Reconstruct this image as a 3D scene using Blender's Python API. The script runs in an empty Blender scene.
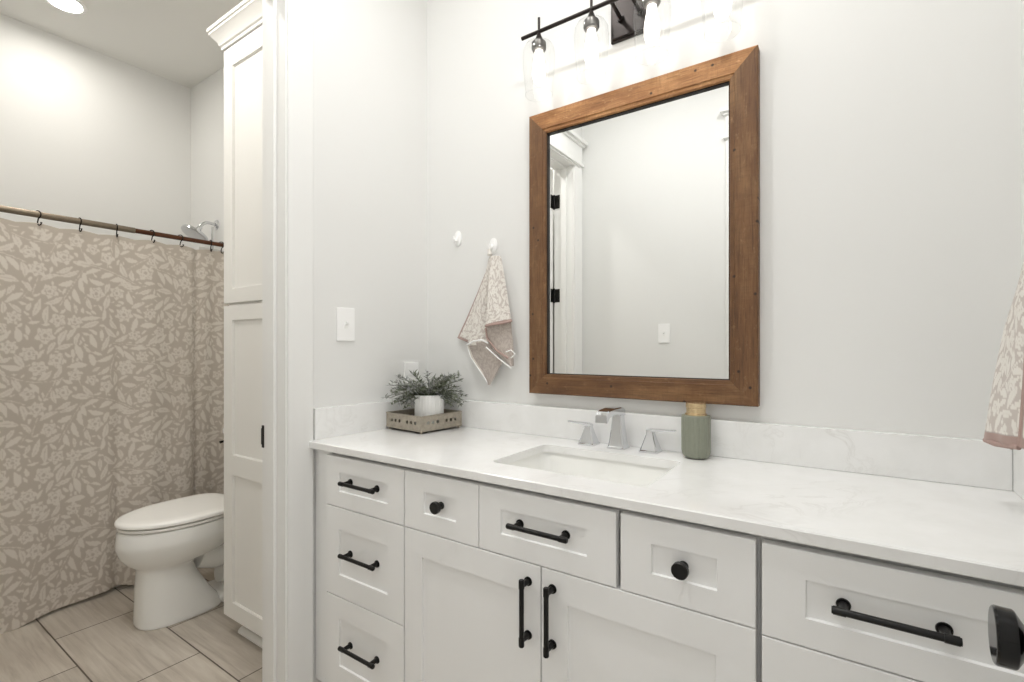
import bpy, bmesh, math, random
import numpy as np
from mathutils import Vector, Matrix

S = bpy.context.scene
COL = S.collection
PI = math.pi

# ---------------------------------------------------------------- camera
cam_d = bpy.data.cameras.new('camera')
cam_d.sensor_width = 36.0
cam_d.lens = 489.04 / 1024 * 36.0
cam_d.shift_y = 7.27 / 1024
cam_d.clip_start = 0.02
cam = bpy.data.objects.new('camera', cam_d)
cam.location = (0, 0, 1.20)
cam.rotation_euler = (PI / 2, 0, 0.5993)
COL.objects.link(cam)
S.camera = cam

# ---------------------------------------------------------------- world, exposure
world = bpy.data.worlds.new('world')
S.world = world
world.use_nodes = True
WB = world.node_tree.nodes['Background']
WB.inputs[0].default_value = (0.97, 0.985, 1.0, 1)
WB.inputs[1].default_value = 0.8
vs = S.view_settings
vs.view_transform = 'Standard'
vs.look = 'None'
vs.gamma = 1.0
vs.use_curve_mapping = False
vs.exposure = 0.93
S.cycles.use_denoising = True
S.cycles.max_bounces = 14
S.cycles.diffuse_bounces = 8
S.cycles.glossy_bounces = 8
S.cycles.transparent_max_bounces = 24
S.cycles.sample_clamp_indirect = 6.0

BULB = 2.0            # filament bulbs of the vanity light
CAN = 58.0              # recessed ceiling lights
ROOM_FILL = 112.0  # unseen vanity room ceiling lights, added as fill

# ---------------------------------------------------------------- materials
def srgb(r, g, b):
    def f(c):
        c /= 255.0
        return c / 12.92 if c <= 0.04045 else ((c + 0.055) / 1.055) ** 2.4
    return (f(r), f(g), f(b), 1)

class NT:
    """tiny node helper"""
    def __init__(s, name):
        s.m = bpy.data.materials.new(name)
        s.m.use_nodes = True
        s.t = s.m.node_tree
        s.b = s.t.nodes['Principled BSDF']
        s.out = s.t.nodes['Material Output']
    def n(s, typ, **kw):
        nd = s.t.nodes.new(typ)
        for k, v in kw.items():
            setattr(nd, k, v)
        return nd
    def l(s, a, b):
        s.t.links.new(a, b)
    def coords(s, scale=(1, 1, 1), rot=(0, 0, 0), loc=(0, 0, 0)):
        tc = s.n('ShaderNodeTexCoord')
        mp = s.n('ShaderNodeMapping')
        mp.inputs['Scale'].default_value = scale
        mp.inputs['Rotation'].default_value = rot
        mp.inputs['Location'].default_value = loc
        s.l(tc.outputs['Object'], mp.inputs['Vector'])
        return mp.outputs[0]
    def noise(s, vec, scale, detail=4, rough=0.55, dist=0.0):
        nd = s.n('ShaderNodeTexNoise')
        nd.inputs['Scale'].default_value = scale
        nd.inputs['Detail'].default_value = detail
        nd.inputs['Roughness'].default_value = rough
        nd.inputs['Distortion'].default_value = dist
        s.l(vec, nd.inputs['Vector'])
        return nd.outputs['Fac']
    def ramp(s, fac, stops):
        r = s.n('ShaderNodeValToRGB')
        el = r.color_ramp.elements
        while len(el) < len(stops):
            el.new(0.5)
        for e, (p, c) in zip(el, stops):
            e.position = p
            e.color = c if len(c) == 4 else (*c, 1)
        s.l(fac, r.inputs[0])
        return r.outputs[0]
    def mix(s, fac, a, b, mode='MIX'):
        m = s.n('ShaderNodeMix', data_type='RGBA', blend_type=mode)
        for sock, v in ((m.inputs[0], fac), (m.inputs[6], a), (m.inputs[7], b)):
            if isinstance(v, bpy.types.NodeSocket):
                s.l(v, sock)
            elif isinstance(v, (int, float)):
                sock.default_value = v
            else:
                sock.default_value = v
        return m.outputs[2]
    def math(s, op, a, b=None):
        m = s.n('ShaderNodeMath', operation=op)
        for sock, v in zip(m.inputs, (a, b)):
            if v is None:
                continue
            if isinstance(v, (int, float)):
                sock.default_value = v
            else:
                s.l(v, sock)
        return m.outputs[0]
    def bump(s, h, strength=0.2, dist=0.002):
        b = s.n('ShaderNodeBump')
        b.inputs['Strength'].default_value = strength
        b.inputs['Distance'].default_value = dist
        s.l(h, b.inputs['Height'])
        s.l(b.outputs[0], s.b.inputs['Normal'])
    def set(s, color=None, rough=None, metal=None, **kw):
        if color is not None:
            if isinstance(color, bpy.types.NodeSocket):
                s.l(color, s.b.inputs['Base Color'])
            else:
                s.b.inputs['Base Color'].default_value = color
        if rough is not None:
            if isinstance(rough, bpy.types.NodeSocket):
                s.l(rough, s.b.inputs['Roughness'])
            else:
                s.b.inputs['Roughness'].default_value = rough
        if metal is not None:
            s.b.inputs['Metallic'].default_value = metal
        for k, v in kw.items():
            s.b.inputs[k].default_value = v
        return s.m

M = {}
def painted(name, col, rough, bump=0.05, scale=220):
    t = NT(name)
    v = t.coords()
    f = t.noise(v, scale, 3)
    g = t.noise(v, 1.7, 2)
    c2 = tuple(x * 0.975 for x in col[:3]) + (1,)
    t.set(t.mix(g, col, c2), rough)
    t.bump(f, bump, 0.0006)
    M[name] = t.m
painted('wall_paint', srgb(231, 231, 229), 0.62)
painted('ceiling_paint', srgb(234, 233, 229), 0.8)
painted('trim_paint', srgb(236, 236, 234), 0.5, 0.02, 60)
painted('cabinet_paint', srgb(240, 240, 239), 0.42, 0.02, 60)
painted('tower_paint', srgb(238, 237, 233), 0.55, 0.02, 60)
painted('white_plastic', srgb(250, 250, 249), 0.3, 0.0, 60)
painted('porcelain', srgb(243, 243, 240), 0.12, 0.0, 10)
painted('seat_plastic', srgb(246, 245, 241), 0.22, 0.0, 10)
painted('gap_dark', srgb(120, 116, 108), 0.8, 0.0, 10)

def metal(name, col, rough, noise_amt=0.0, metallic=1.0):
    t = NT(name)
    v = t.coords()
    f = t.noise(v, 90, 3)
    c2 = tuple(x * (1 - noise_amt) for x in col[:3]) + (1,)
    t.set(t.mix(f, col, c2), rough, metallic)
    M[name] = t.m
metal('chrome', (0.70, 0.71, 0.73, 1), 0.05)
metal('black_metal', srgb(20, 19, 18), 0.34, 0.2, 0.35)
metal('gloss_black', srgb(9, 9, 10), 0.12, 0.1, 0.3)
metal('bronze_metal', srgb(46, 40, 37), 0.38, 0.15, 0.6)
metal('grey_rod', srgb(150, 138, 122), 0.34, 0.3, 0.9)
metal('copper_rod', srgb(112, 76, 58), 0.36, 0.5, 0.8)
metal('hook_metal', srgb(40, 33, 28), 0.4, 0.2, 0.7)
metal('gold_metal', srgb(214, 190, 150), 0.25, 0.05, 0.75)
metal('socket_metal', srgb(120, 118, 115), 0.35, 0.1, 0.8)

# galvanised tray
t = NT('galvanised')
v = t.coords()
vo = t.n('ShaderNodeTexVoronoi')
vo.inputs['Scale'].default_value = 120
t.l(v, vo.inputs['Vector'])
n1 = t.noise(v, 60, 5, 0.7)
c = t.ramp(n1, [(0.3, srgb(120, 110, 96)), (0.55, srgb(182, 174, 160)), (0.8, srgb(208, 202, 190))])
c = t.mix(t.math('MULTIPLY', vo.outputs['Distance'], 0.35), c, srgb(150, 140, 124))
t.set(t.mix(0.5, c, srgb(176, 168, 154)), 0.45, 0.45)
M['galvanised'] = t.m

# quartz
t = NT('quartz')
v = t.coords()
warp = t.noise(v, 2.2, 4, 0.6)
mp = t.n('ShaderNodeVectorMath', operation='ADD')
comb = t.n('ShaderNodeCombineXYZ')
t.l(t.math('MULTIPLY', warp, 0.5), comb.inputs[0])
t.l(t.math('MULTIPLY', warp, 0.35), comb.inputs[1])
t.l(v, mp.inputs[0]); t.l(comb.outputs[0], mp.inputs[1])
n1 = t.noise(mp.outputs[0], 4.5, 5, 0.6, 1.2)
vein = t.ramp(t.math('ABSOLUTE', t.math('SUBTRACT', n1, 0.5)), [(0.0, (1, 1, 1)), (0.012, (0.35, 0.35, 0.35)), (0.035, (0, 0, 0))])
mask = t.ramp(t.noise(v, 3.1, 2), [(0.45, (0, 0, 0)), (0.7, (1, 1, 1))])
cl = t.ramp(t.noise(v, 9, 5, 0.6), [(0.35, srgb(242, 242, 241)), (0.75, srgb(234, 234, 232))])
vm = t.math('MULTIPLY', t.math('MULTIPLY', vein, mask), 0.22)
t.set(t.mix(vm, cl, srgb(178, 174, 167)), 0.16)
M['quartz'] = t.m

# wood (grain along x or z)
def wood(name, axis, tone=.87):
    t = NT(name)
    def co(along, across):
        return t.coords((along, across, across) if axis == 'x' else (across, across, along))
    v0 = t.coords(rot=(PI / 2, 0, 0))
    g = t.noise(co(1.6, 26), 2.0, 8, 0.72, 0.8)                 # grain
    big = t.noise(co(2.2, 7), 2.6, 5, 0.65)                     # worn and stained patches
    fine = t.noise(co(7, 170), 2.0, 4, 0.7)                     # dark pores along the grain
    saw = t.noise(co(190, 20), 1.0, 3, 0.6)                     # saw marks across it
    rub = t.noise(co(30, 60), 1.0, 4, 0.75)                     # pale rubbed flecks
    def T(*c): return srgb(*[min(255, x * tone) for x in c])
    c = t.ramp(g, [(0.25, T(82, 52, 28)), (0.45, T(122, 83, 48)), (0.6, T(146, 104, 64)), (0.82, T(176, 134, 90))])
    c = t.mix(0.5, c, t.ramp(big, [(0.3, T(78, 46, 24)), (0.5, T(128, 88, 52)), (0.7, T(174, 134, 90))]))
    c = t.mix(t.math('MULTIPLY', t.ramp(fine, [(0.48, (0, 0, 0)), (0.66, (1, 1, 1))]), 0.5), c, T(70, 44, 24))
    sawm = t.math('MULTIPLY', t.ramp(saw, [(0.5, (0, 0, 0)), (0.66, (1, 1, 1))]), t.ramp(big, [(0.4, (0, 0, 0)), (0.6, (1, 1, 1))]))
    c = t.mix(t.math('MULTIPLY', sawm, 0.2), c, T(74, 48, 28))
    c = t.mix(t.math('MULTIPLY', t.ramp(rub, [(0.58, (0, 0, 0)), (0.74, (1, 1, 1))]), 0.40), c, T(196, 160, 116))
    vo = t.n('ShaderNodeTexVoronoi', voronoi_dimensions='2D')       # nail holes
    vo.inputs['Scale'].default_value = 9.5
    t.l(v0, vo.inputs['Vector'])
    hole = t.ramp(vo.outputs['Distance'], [(0.0, (1, 1, 1)), (0.022, (1, 1, 1)), (0.05, (0, 0, 0))])
    sel = t.n('ShaderNodeSeparateColor')
    t.l(vo.outputs['Color'], sel.inputs[0])
    hole = t.math('MULTIPLY', hole, t.math('GREATER_THAN', sel.outputs[0], 0.2))
    c = t.mix(t.math('MULTIPLY', hole, 0.9), c, srgb(34, 22, 14))
    t.set(c, 0.62)
    t.bump(t.math('ADD', t.math('ADD', t.math('MULTIPLY', g, 0.5), t.math('MULTIPLY', saw, 0.5)), t.math('MULTIPLY', rub, 0.4)), 0.6, 0.003)
    M[name] = t.m
wood('wood_x', 'x')
wood('wood_z', 'z')
wood('wood_x_lamplit', 'x', 1.28)  # paler copy for the top rail, lamp light put into its colour

# floor tile
t = NT('floor_tile')
v = t.coords(loc=(2.0 * 0.585 + 0.348 + 0.293, -0.3 * 0, 0))
br = t.n('ShaderNodeTexBrick', offset=0.5, offset_frequency=2, squash=1.0)
br.inputs['Scale'].default_value = 1.0
br.inputs['Brick Width'].default_value = 0.586
br.inputs['Row Height'].default_value = 0.3
br.inputs['Mortar Size'].default_value = 0.0028
br.inputs['Mortar Smooth'].default_value = 0.1
br.inputs['Bias'].default_value = 0.0
br.inputs['Color1'].default_value = (0.25, 0.25, 0.25, 1)
br.inputs['Color2'].default_value = (0.9, 0.9, 0.9, 1)
t.l(v, br.inputs['Vector'])
st = t.noise(t.coords((1.6, 26, 1)), 1.6, 7, 0.65, 0.5)
st2 = t.noise(t.coords((2, 9, 1)), 2.0, 3, 0.5)
c = t.ramp(st, [(0.3, srgb(158, 148, 136)), (0.5, srgb(186, 177, 165)), (0.72, srgb(205, 198, 187))])
c = t.mix(0.25, c, t.ramp(st2, [(0.3, srgb(160, 149, 136)), (0.7, srgb(204, 196, 184))]))
c = t.mix(0.12, c, br.outputs['Color'], 'OVERLAY')
c = t.mix(br.outputs['Fac'], c, srgb(86, 76, 66))
t.set(c, 0.42)
t.bump(t.math('SUBTRACT', 1.0, br.outputs['Fac']), 0.4, 0.001)
M['floor_tile'] = t.m

# mirror
t = NT('mirror_glass')
v = t.coords()
t.set(t.mix(t.noise(v, 1.0, 1), (0.93, 0.94, 0.935, 1), (0.92, 0.93, 0.925, 1)), 0.0, 1.0)
M['mirror_glass'] = t.m

# thin clear glass
t = NT('clear_glass')
tr = t.n('ShaderNodeBsdfTransparent')
gl = t.n('ShaderNodeBsdfGlossy')
gl.inputs['Roughness'].default_value = 0.02
lw = t.n('ShaderNodeLayerWeight')
lw.inputs['Blend'].default_value = 0.22
fac = t.ramp(lw.outputs['Facing'], [(0.0, (0.03, 0.03, 0.03)), (0.55, (0.08, 0.08, 0.08)), (1.0, (0.45, 0.45, 0.45))])
mx = t.n('ShaderNodeMixShader')
t.l(t.ramp(lw.outputs['Facing'], [(0.0, (.985, .988, .988)), (0.6, (.95, .955, .955)), (1.0, (.62, .63, .64))]), tr.inputs[0])
t.l(fac, mx.inputs[0]); t.l(tr.outputs[0], mx.inputs[1]); t.l(gl.outputs[0], mx.inputs[2])
t.l(mx.outputs[0], t.out.inputs['Surface'])
M['clear_glass'] = t.m

# emitters
def emit(name, col, strength):
    t = NT(name)
    t.set((0.9, 0.9, 0.9, 1), 0.4)
    t.b.inputs['Emission Color'].default_value = col
    t.b.inputs['Emission Strength'].default_value = strength
    M[name] = t.m
emit('bulb_glow', (1.0, 0.95, 0.87, 1), BULB)
emit('can_glow', (1.0, 0.96, 0.90, 1), CAN)
emit('room_fill_glow', (1.0, 0.99, 0.985, 1), ROOM_FILL)
emit('toilet_fill_glow', (1.0, 0.965, 0.92, 1), 146.0)  # unseen ceiling light added to brighten the toilet room

# soap bottle
t = NT('sage_glass')
v = t.coords()
t.set(t.mix(t.noise(v, 40, 3), srgb(139, 142, 128), srgb(130, 134, 119)), 0.5)
M['sage_glass'] = t.m

# plant
t = NT('foliage')
at = t.n('ShaderNodeAttribute', attribute_name='tint')
c = t.ramp(at.outputs['Fac'], [(0.0, srgb(84, 90, 70)), (0.4, srgb(124, 130, 112)), (0.7, srgb(156, 157, 156)), (1.0, srgb(188, 188, 184))])
t.set(c, 0.65)
M['foliage'] = t.m
t = NT('soil')
t.set(t.ramp(t.noise(t.coords(), 150, 4), [(0.3, srgb(48, 46, 36)), (0.7, srgb(84, 84, 66))]), 0.9)
M['soil'] = t.m

# ceramic pot, faint fluting comes from the mesh
painted('pot_ceramic', srgb(246, 246, 244), 0.45, 0.1, 90)

# fabrics: colour comes from a mesh attribute that holds the woven pattern
def fabric(name, stops, weave=900, attr='pattern'):
    t = NT(name)
    at = t.n('ShaderNodeAttribute', attribute_name=attr)
    v = t.coords()
    w = t.noise(v, weave, 2)
    c = t.ramp(at.outputs['Fac'], stops)
    c = t.mix(t.math('MULTIPLY', w, 0.12), c, (0.2, 0.19, 0.18, 1))
    t.set(c, 0.9)
    t.b.inputs['Sheen Weight'].default_value = 0.15
    t.bump(w, 0.25, 0.0015)
    M[name] = t.m
fabric('curtain_fabric', [(0.0, srgb(190, 180, 168)), (0.35, srgb(195, 185, 173)), (0.75, srgb(214, 206, 196)), (1.0, srgb(219, 212, 202))])
fabric('towel_fabric', [(0.0, srgb(233, 229, 222)), (0.22, srgb(230, 225, 217)), (0.45, srgb(196, 186, 179)), (0.7, srgb(178, 167, 161)), (0.85, srgb(180, 158, 150)), (1.0, srgb(172, 146, 138))], 1400)
fabric('towel_reverse', [(0.0, srgb(192, 182, 174)), (0.5, srgb(172, 160, 152)), (0.85, srgb(232, 226, 216)), (1.0, srgb(236, 230, 222))], 1400)
t = NT('towel_hem')
t.set(t.mix(t.noise(t.coords(), 500, 2), srgb(184, 160, 152), srgb(168, 142, 134)), 0.9)
M['towel_hem'] = t.m
t = NT('liner')
t.set(srgb(236, 236, 232), 0.35)
t.b.inputs['Alpha'].default_value = 0.75
M['liner'] = t.m

# ---------------------------------------------------------------- mesh helpers
ORG = {}
class MB:
    def __init__(s):
        s.bm = bmesh.new()
    def _bev(s, faces, w, seg=2):
        edges = list({e for f in faces for e in f.edges})
        bmesh.ops.bevel(s.bm, geom=edges, offset=w, segments=seg, profile=0.5, affect='EDGES')
    def box(s, x0, x1, y0, y1, z0, z1, bev=0.0, seg=2):
        V = [s.bm.verts.new(p) for p in ((x0, y0, z0), (x1, y0, z0), (x1, y1, z0), (x0, y1, z0), (x0, y0, z1), (x1, y0, z1), (x1, y1, z1), (x0, y1, z1))]
        F = [s.bm.faces.new([V[i] for i in q]) for q in ((3, 2, 1, 0), (4, 5, 6, 7), (0, 1, 5, 4), (1, 2, 6, 5), (2, 3, 7, 6), (3, 0, 4, 7))]
        if bev:
            s._bev(F, bev, seg)
        return s
    def loft(s, rings, cap0=True, cap1=True, closed=True):
        R = [[s.bm.verts.new(p) for p in r] for r in rings]
        n = len(R[0])
        for a, b in zip(R, R[1:]):
            for i in range(n if closed else n - 1):
                j = (i + 1) % n
                s.bm.faces.new((a[i], a[j], b[j], b[i]))
        if closed and cap0:
            s.bm.faces.new(R[0][::-1])
        if closed and cap1:
            s.bm.faces.new(R[-1])
        return s
    def lathe(s, prof, c, seg=32, ax='z', cap0=True, cap1=True, flute=None):
        rings = []
        for r, h in prof:
            ring = []
            for i in range(seg):
                a = 2 * PI * i / seg
                rr = r * (flute(a) if flute else 1)
                u, w = rr * math.cos(a), rr * math.sin(a)
                if ax == 'z': p = (c[0] + u, c[1] + w, c[2] + h)
                elif ax == 'y': p = (c[0] + u, c[1] + h, c[2] - w)
                else: p = (c[0] + h, c[1] + u, c[2] + w)
                ring.append(p)
            rings.append(ring)
        return s.loft(rings, cap0, cap1)
    def tube(s, pts, r, seg=12, cap=True):
        pts = [Vector(p) for p in pts]
        rad = r if isinstance(r, (list, tuple)) else [r] * len(pts)
        T = []
        for i in range(len(pts)):
            a = pts[max(i - 1, 0)]; b = pts[min(i + 1, len(pts) - 1)]
            T.append((b - a).normalized())
        up = Vector((0, 0, 1)) if abs(T[0].z) < 0.9 else Vector((1, 0, 0))
        n = (up - T[0] * up.dot(T[0])).normalized()
        rings = []
        for p, d, q in zip(pts, T, rad):
            n = (n - d * n.dot(d)).normalized()
            b = d.cross(n)
            rings.append([p + q * (math.cos(2 * PI * k / seg) * n + math.sin(2 * PI * k / seg) * b) for k in range(seg)])
        return s.loft(rings, cap, cap)
    def prism(s, poly, axis, a, b):
        """polygon in the other two axes swept from a to b"""
        def P(u, w, h):
            return {'x': (h, u, w), 'y': (u, h, w), 'z': (u, w, h)}[axis]
        return s.loft([[P(u, w, a) for u, w in poly], [P(u, w, b) for u, w in poly]])
    def grid(s, P, attr=None, vals=None):
        """P: array (n,m,3)"""
        n, m = P.shape[:2]
        lay = (s.bm.verts.layers.float.get(attr) or s.bm.verts.layers.float.new(attr)) if attr else None
        vs_ = [[s.bm.verts.new(P[i, j]) for j in range(m)] for i in range(n)]
        if attr:
            for i in range(n):
                for j in range(m):
                    vs_[i][j][lay] = float(vals[i, j])
        for i in range(n - 1):
            for j in range(m - 1):
                s.bm.faces.new((vs_[i][j], vs_[i + 1][j], vs_[i + 1][j + 1], vs_[i][j + 1]))
        return s
    def build(s, name, mat, parent=None, sharp=32, smooth=True, recalc=True):
        bm = s.bm
        if recalc:
            bmesh.ops.recalc_face_normals(bm, faces=bm.faces)
        if smooth:
            lim = math.radians(sharp)
            for f in bm.faces:
                f.smooth = True
            for e in bm.edges:
                if len(e.link_faces) == 2 and e.calc_face_angle(0) > lim:
                    e.smooth = False
        o = None
        root = parent
        while root is not None and root.parent is not None:
            root = root.parent
        if root is not None:
            off = ORG[root.name]
            bmesh.ops.translate(bm, verts=bm.verts, vec=-off)
        me = bpy.data.meshes.new(name)
        bm.to_mesh(me)
        bm.free()
        o = bpy.data.objects.new(name, me)
        me.materials.append(M[mat])
        COL.objects.link(o)
        if smooth:
            o.modifiers.new('face_weighted_normals', 'WEIGHTED_NORMAL').keep_sharp = True
        if parent is not None:
            o.parent = parent
        else:
            ORG[o.name] = Vector((0, 0, 0))
        return o

def thing(name, label, cat, loc, group=None):
    o = bpy.data.objects.new(name, None)
    o.empty_display_size = 0.05
    COL.objects.link(o)
    o.location = loc
    ORG[o.name] = Vector(loc)
    o['label'] = label; o['category'] = cat
    if group: o['group'] = group
    return o
def tag(o, label, cat, group=None, kind=None):
    o['label'] = label; o['category'] = cat
    if group: o['group'] = group
    if kind: o['kind'] = kind
    return o
def struct(o, label, cat):
    return tag(o, label, cat, None, 'structure')
def copy_tree(o, parent=None):
    c = o.copy()
    COL.objects.link(c)
    if parent is not None:
        c.parent = parent
    for ch in list(o.children):
        copy_tree(ch, c)
    return c
def recentre(o, loc):
    """move a single-mesh thing's origin to loc without moving its shape"""
    loc = Vector(loc)
    o.data.transform(Matrix.Translation(-loc))
    o.location = loc
    return o

# ---------------------------------------------------------------- room dimensions
XW, XP = -1.45, -1.569          # the two faces of the partition with the doorway
XR, XS = 0.305, -3.545         # right wall of the vanity room, far wall of the shower
YW, YB = 1.458, -0.068          # vanity wall, wall behind the camera
YT = -0.10                     # front wall of the toilet room
ZC = 2.90
DJ0, DJ1, DH = 0.066, 0.862, 2.375    # toilet doorway: jamb faces and head
EX0, EX1, EH = -0.458, 0.205, 2.36   # entry doorway

WA = math.atan2(.034, YW - .95)                # the wall with the switch runs a little out of square
def wall_x(y): return XW + max(0, y - .95) * math.tan(WA)
# ---------------------------------------------------------------- shell
struct(MB().box(XS - .1, XR + 1.2, YB - 2.35, YW + .1, -.1, 0).build('floor', 'floor_tile'), 'pale wood grain rectangular floor tiles with dark grout', 'floor')
struct(MB().box(XS - .1, XR + .1, YT - .1, YW + .1, ZC, ZC + .1).build('ceiling', 'ceiling_paint'), 'plain white painted ceiling above the shower', 'ceiling')
struct(MB().box(XS - .1, XR + .1, YW, YW + .1, 0, ZC).build('wall_back', 'wall_paint'), 'pale grey painted wall behind the vanity and mirror', 'wall')
struct(MB().box(XR, XR + .1, YB - .12, YW, 0, ZC).build('wall_right', 'wall_paint'), 'pale grey painted wall at the right end of the vanity', 'wall')
struct(MB().box(XS - .1, XS, YT - .1, YW, 0, ZC).build('wall_far', 'wall_paint'), 'white painted wall above the shower curtain', 'wall')
struct(MB().box(XS, XP, YT - .1, YT, 0, ZC).build('wall_front', 'wall_paint'), 'plain white painted wall in front of the toilet and tub', 'wall')
struct(MB().box(XS - .1, XR + 1.2, YB - 2.35, YB - 2.25, 0, ZC).build('wall_hall', 'wall_paint'), 'pale painted wall of the hall beyond the entry doorway', 'wall')
w = MB().prism([(XP, DJ1 + .015), (XW, DJ1 + .015), (XW, .95), (wall_x(YW), YW), (XP, YW)], 'z', 0, ZC).box(XP, XW, YT - .1, DJ0 - .015, 0, ZC).box(XP, XW, DJ0 - .015, DJ1 + .015, DH + .015, ZC)
struct(w.build('wall_left', 'wall_paint'), 'pale grey painted partition wall with the doorway to the toilet', 'wall')
w = MB().box(XW, EX0 - .015, YB - .12, YB, 0, ZC).box(EX1 + .015, XR, YB - .12, YB, 0, ZC).box(EX0 - .015, EX1 + .015, YB - .12, YB, EH + .015, ZC)
struct(w.build('wall_opposite', 'wall_paint'), 'pale grey painted wall facing the mirror', 'wall')

# casing boards of a doorway: profile = flat board with a stepped outer back band
def casing_profile(w, th):
    return [(0, 0), (0, th * .6), (.006, th * .8), (w * .55, th * .8), (w * .62, th), (w - .004, th), (w, th - .004), (w, 0)]
def head_boards(mb, span0, span1, z, face, out, axis):
    """craftsman head: bead, frieze board, cap.  axis is the run of the head; face the wall plane; out its outward sign"""
    def bx(a0, a1, d, z0, z1, bev=.003):
        p, q = sorted((face, face + out * d))
        if axis == 'y': mb.box(p, q, a0, a1, z0, z1, bev)
        else: mb.box(a0, a1, p, q, z0, z1, bev)
    bx(span0 - .012, span1 + .012, .03, z, z + .022)
    bx(span0, span1, .018, z + .022, z + .130)
    bx(span0 - .012, span1 + .012, .032, z + .130, z + .144)
    bx(span0 - .026, span1 + .026, .048, z + .144, z + .168)

def side_casing(mb, near, far, face, out, axis, z1, th=.018):
    """vertical casing from the jamb (near) to its outer edge (far)"""
    w_ = abs(far - near); sg = 1 if far > near else -1
    poly = [(near + sg * u, face + out * v) for u, v in casing_profile(w_, th)]
    if axis == 'y':
        poly = [(b, a) for a, b in poly]
    mb.prism(poly, 'z', 0, z1)

m = MB()
m.box(XP - .012, XW + .004, DJ1, DJ1 + .015, 0, DH, .0015)                       # jamb boards
m.box(XP - .018, XW + .004, DJ0 - .015, DJ0, 0, DH, .0015)
m.box(XP - .018, XW + .004, DJ0 - .015, DJ1 + .015, DH, DH + .015, .0015)
m.box(-1.535, -1.495, DJ1 - .011, DJ1, 0, DH - .011, .0015)                        # door stops
m.box(-1.535, -1.495, DJ0, DJ0 + .011, 0, DH - .011, .0015)
m.box(-1.535, -1.495, DJ0, DJ1, DH - .011, DH, .0015)
side_casing(m, DJ1 + .005, DJ1 + .09, XW, 1, 'y', DH)
side_casing(m, DJ0 - .005, DJ0 - .10, XW, 1, 'y', DH)
m.box(XW, XW + .016, DJ0 - .10, DJ1 + .09, DH + .002, DH + .012, .002)
head_boards(m, DJ0 - .10, DJ1 + .09, DH + .012, XW, 1, 'y')
struct(m.build('trim_1', 'trim_paint'), 'white painted casing and jamb of the doorway to the toilet', 'door trim')

m = MB()
side_casing(m, EX0 - .005, EX0 - .10, YB, 1, 'x', EH)
m.box(EX0 - .10, EX1, YB, YB + .016, EH + .002, EH + .012, .002)
head_boards(m, EX0 - .10, EX1, EH + .012, YB, 1, 'x')
m.box(EX0 - .015, EX0, YB - .12, YB + .004, 0, EH, .0015)
m.box(EX1, EX1 + .015, YB - .12, YB + .004, 0, EH, .0015)
m.box(EX0 - .015, EX1 + .015, YB - .12, YB + .004, EH, EH + .015, .0015)
struct(m.build('trim_2', 'trim_paint'), 'white painted casing of the entry doorway seen in the mirror', 'door trim')

# strike plate on the toilet doorway's jamb
m = MB()
m.box(-1.5815, -1.5685, DJ1 - .0015, DJ1 + .0005, .875, .948, .0005)
m.box(-1.5825, -1.5810, DJ1 - .003, DJ1 + .0005, .885, .938, .0005)
tag(m.build('strike_plate', 'black_metal'), 'black latch strike plate on the doorway jamb', 'latch plate')

# doors (shaker slabs)
def panel_door(mb, u0, u1, z0, z1, f0, f1, axis):
    """slab with two recessed panels on both faces; u runs along the width, f0/f1 the two face planes"""
    def bx(a0, a1, p, q, c0, c1, bev=.002):
        if axis == 'y': mb.box(p, q, a0, a1, c0, c1, bev)
        else: mb.box(a0, a1, p, q, c0, c1, bev)
    st = .11
    bx(u0, u0 + st, f0, f1, z0, z1); bx(u1 - st, u1, f0, f1, z0, z1)
    for a, b in ((z0, z0 + .2), (z0 + .95, z0 + 1.1), (z1 - .12, z1)):
        bx(u0 + st - .003, u1 - st + .003, f0 + .0005, f1 - .0005, a, b)
    bx(u0 + st - .01, u1 - st + .01, f0 + .009, f1 - .009, z0 + .05, z1 - .05, 0)

m = MB(); panel_door(m, YB + .012, .715, .012, 2.318, .155, .190, 'y')
d1 = struct(m.build('door_1', 'trim_paint'), 'white entry door standing open against the right wall', 'door')
KX, KY, KZ = .155, .652, .922
m = MB()
m.lathe([(.033, 0), (.033, -.004), (.030, -.008)], (KX, KY, KZ), 40, 'x')                 # rosette
kp = m.build('door_rosette', 'gloss_black', d1)
m = MB()
m.lathe([(.011, -.006), (.0105, -.022), (.0110, -.044), (.0125, -.0510), (.0190, -.0550), (.0258, -.0590), (.0268, -.0605), (.0272, -.0725), (.0262, -.0742), (.0250, -.0748)], (KX, KY, KZ), 48, 'x')
kk = m.build('door_knob', 'gloss_black', d1)
kk['label'] = 'glossy black round door knob'
ta = math.radians(-3.0)                                  # swung a little past square
piv = Vector((.190, YB + .012, 0))
d1.rotation_euler.z = ta
d1.location = piv - Matrix.Rotation(ta, 3, 'Z') @ piv

m = MB(); panel_door(m, -2.245, -1.592, .012, DH - .004, DJ0 + .009, DJ0 + .044, 'x')
d2 = struct(m.build('door_2', 'trim_paint'), 'white toilet room door standing open, seen in the mirror on black hinges', 'door')
for hz in (.33, .93, 1.545, 2.16):
    m = MB()
    m.tube([(-1.5875, DJ0 + .0015, hz - .048), (-1.5875, DJ0 + .0015, hz + .048)], .0065, 14)
    m.box(-1.584, -1.546, DJ0 - .0005, DJ0 + .0025, hz - .044, hz + .044, .001)
    m.box(-1.5925, -1.5885, DJ0 + .004, DJ0 + .042, hz - .044, hz + .044, .001)
    m.build('hinge', 'black_metal', d2)

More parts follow.
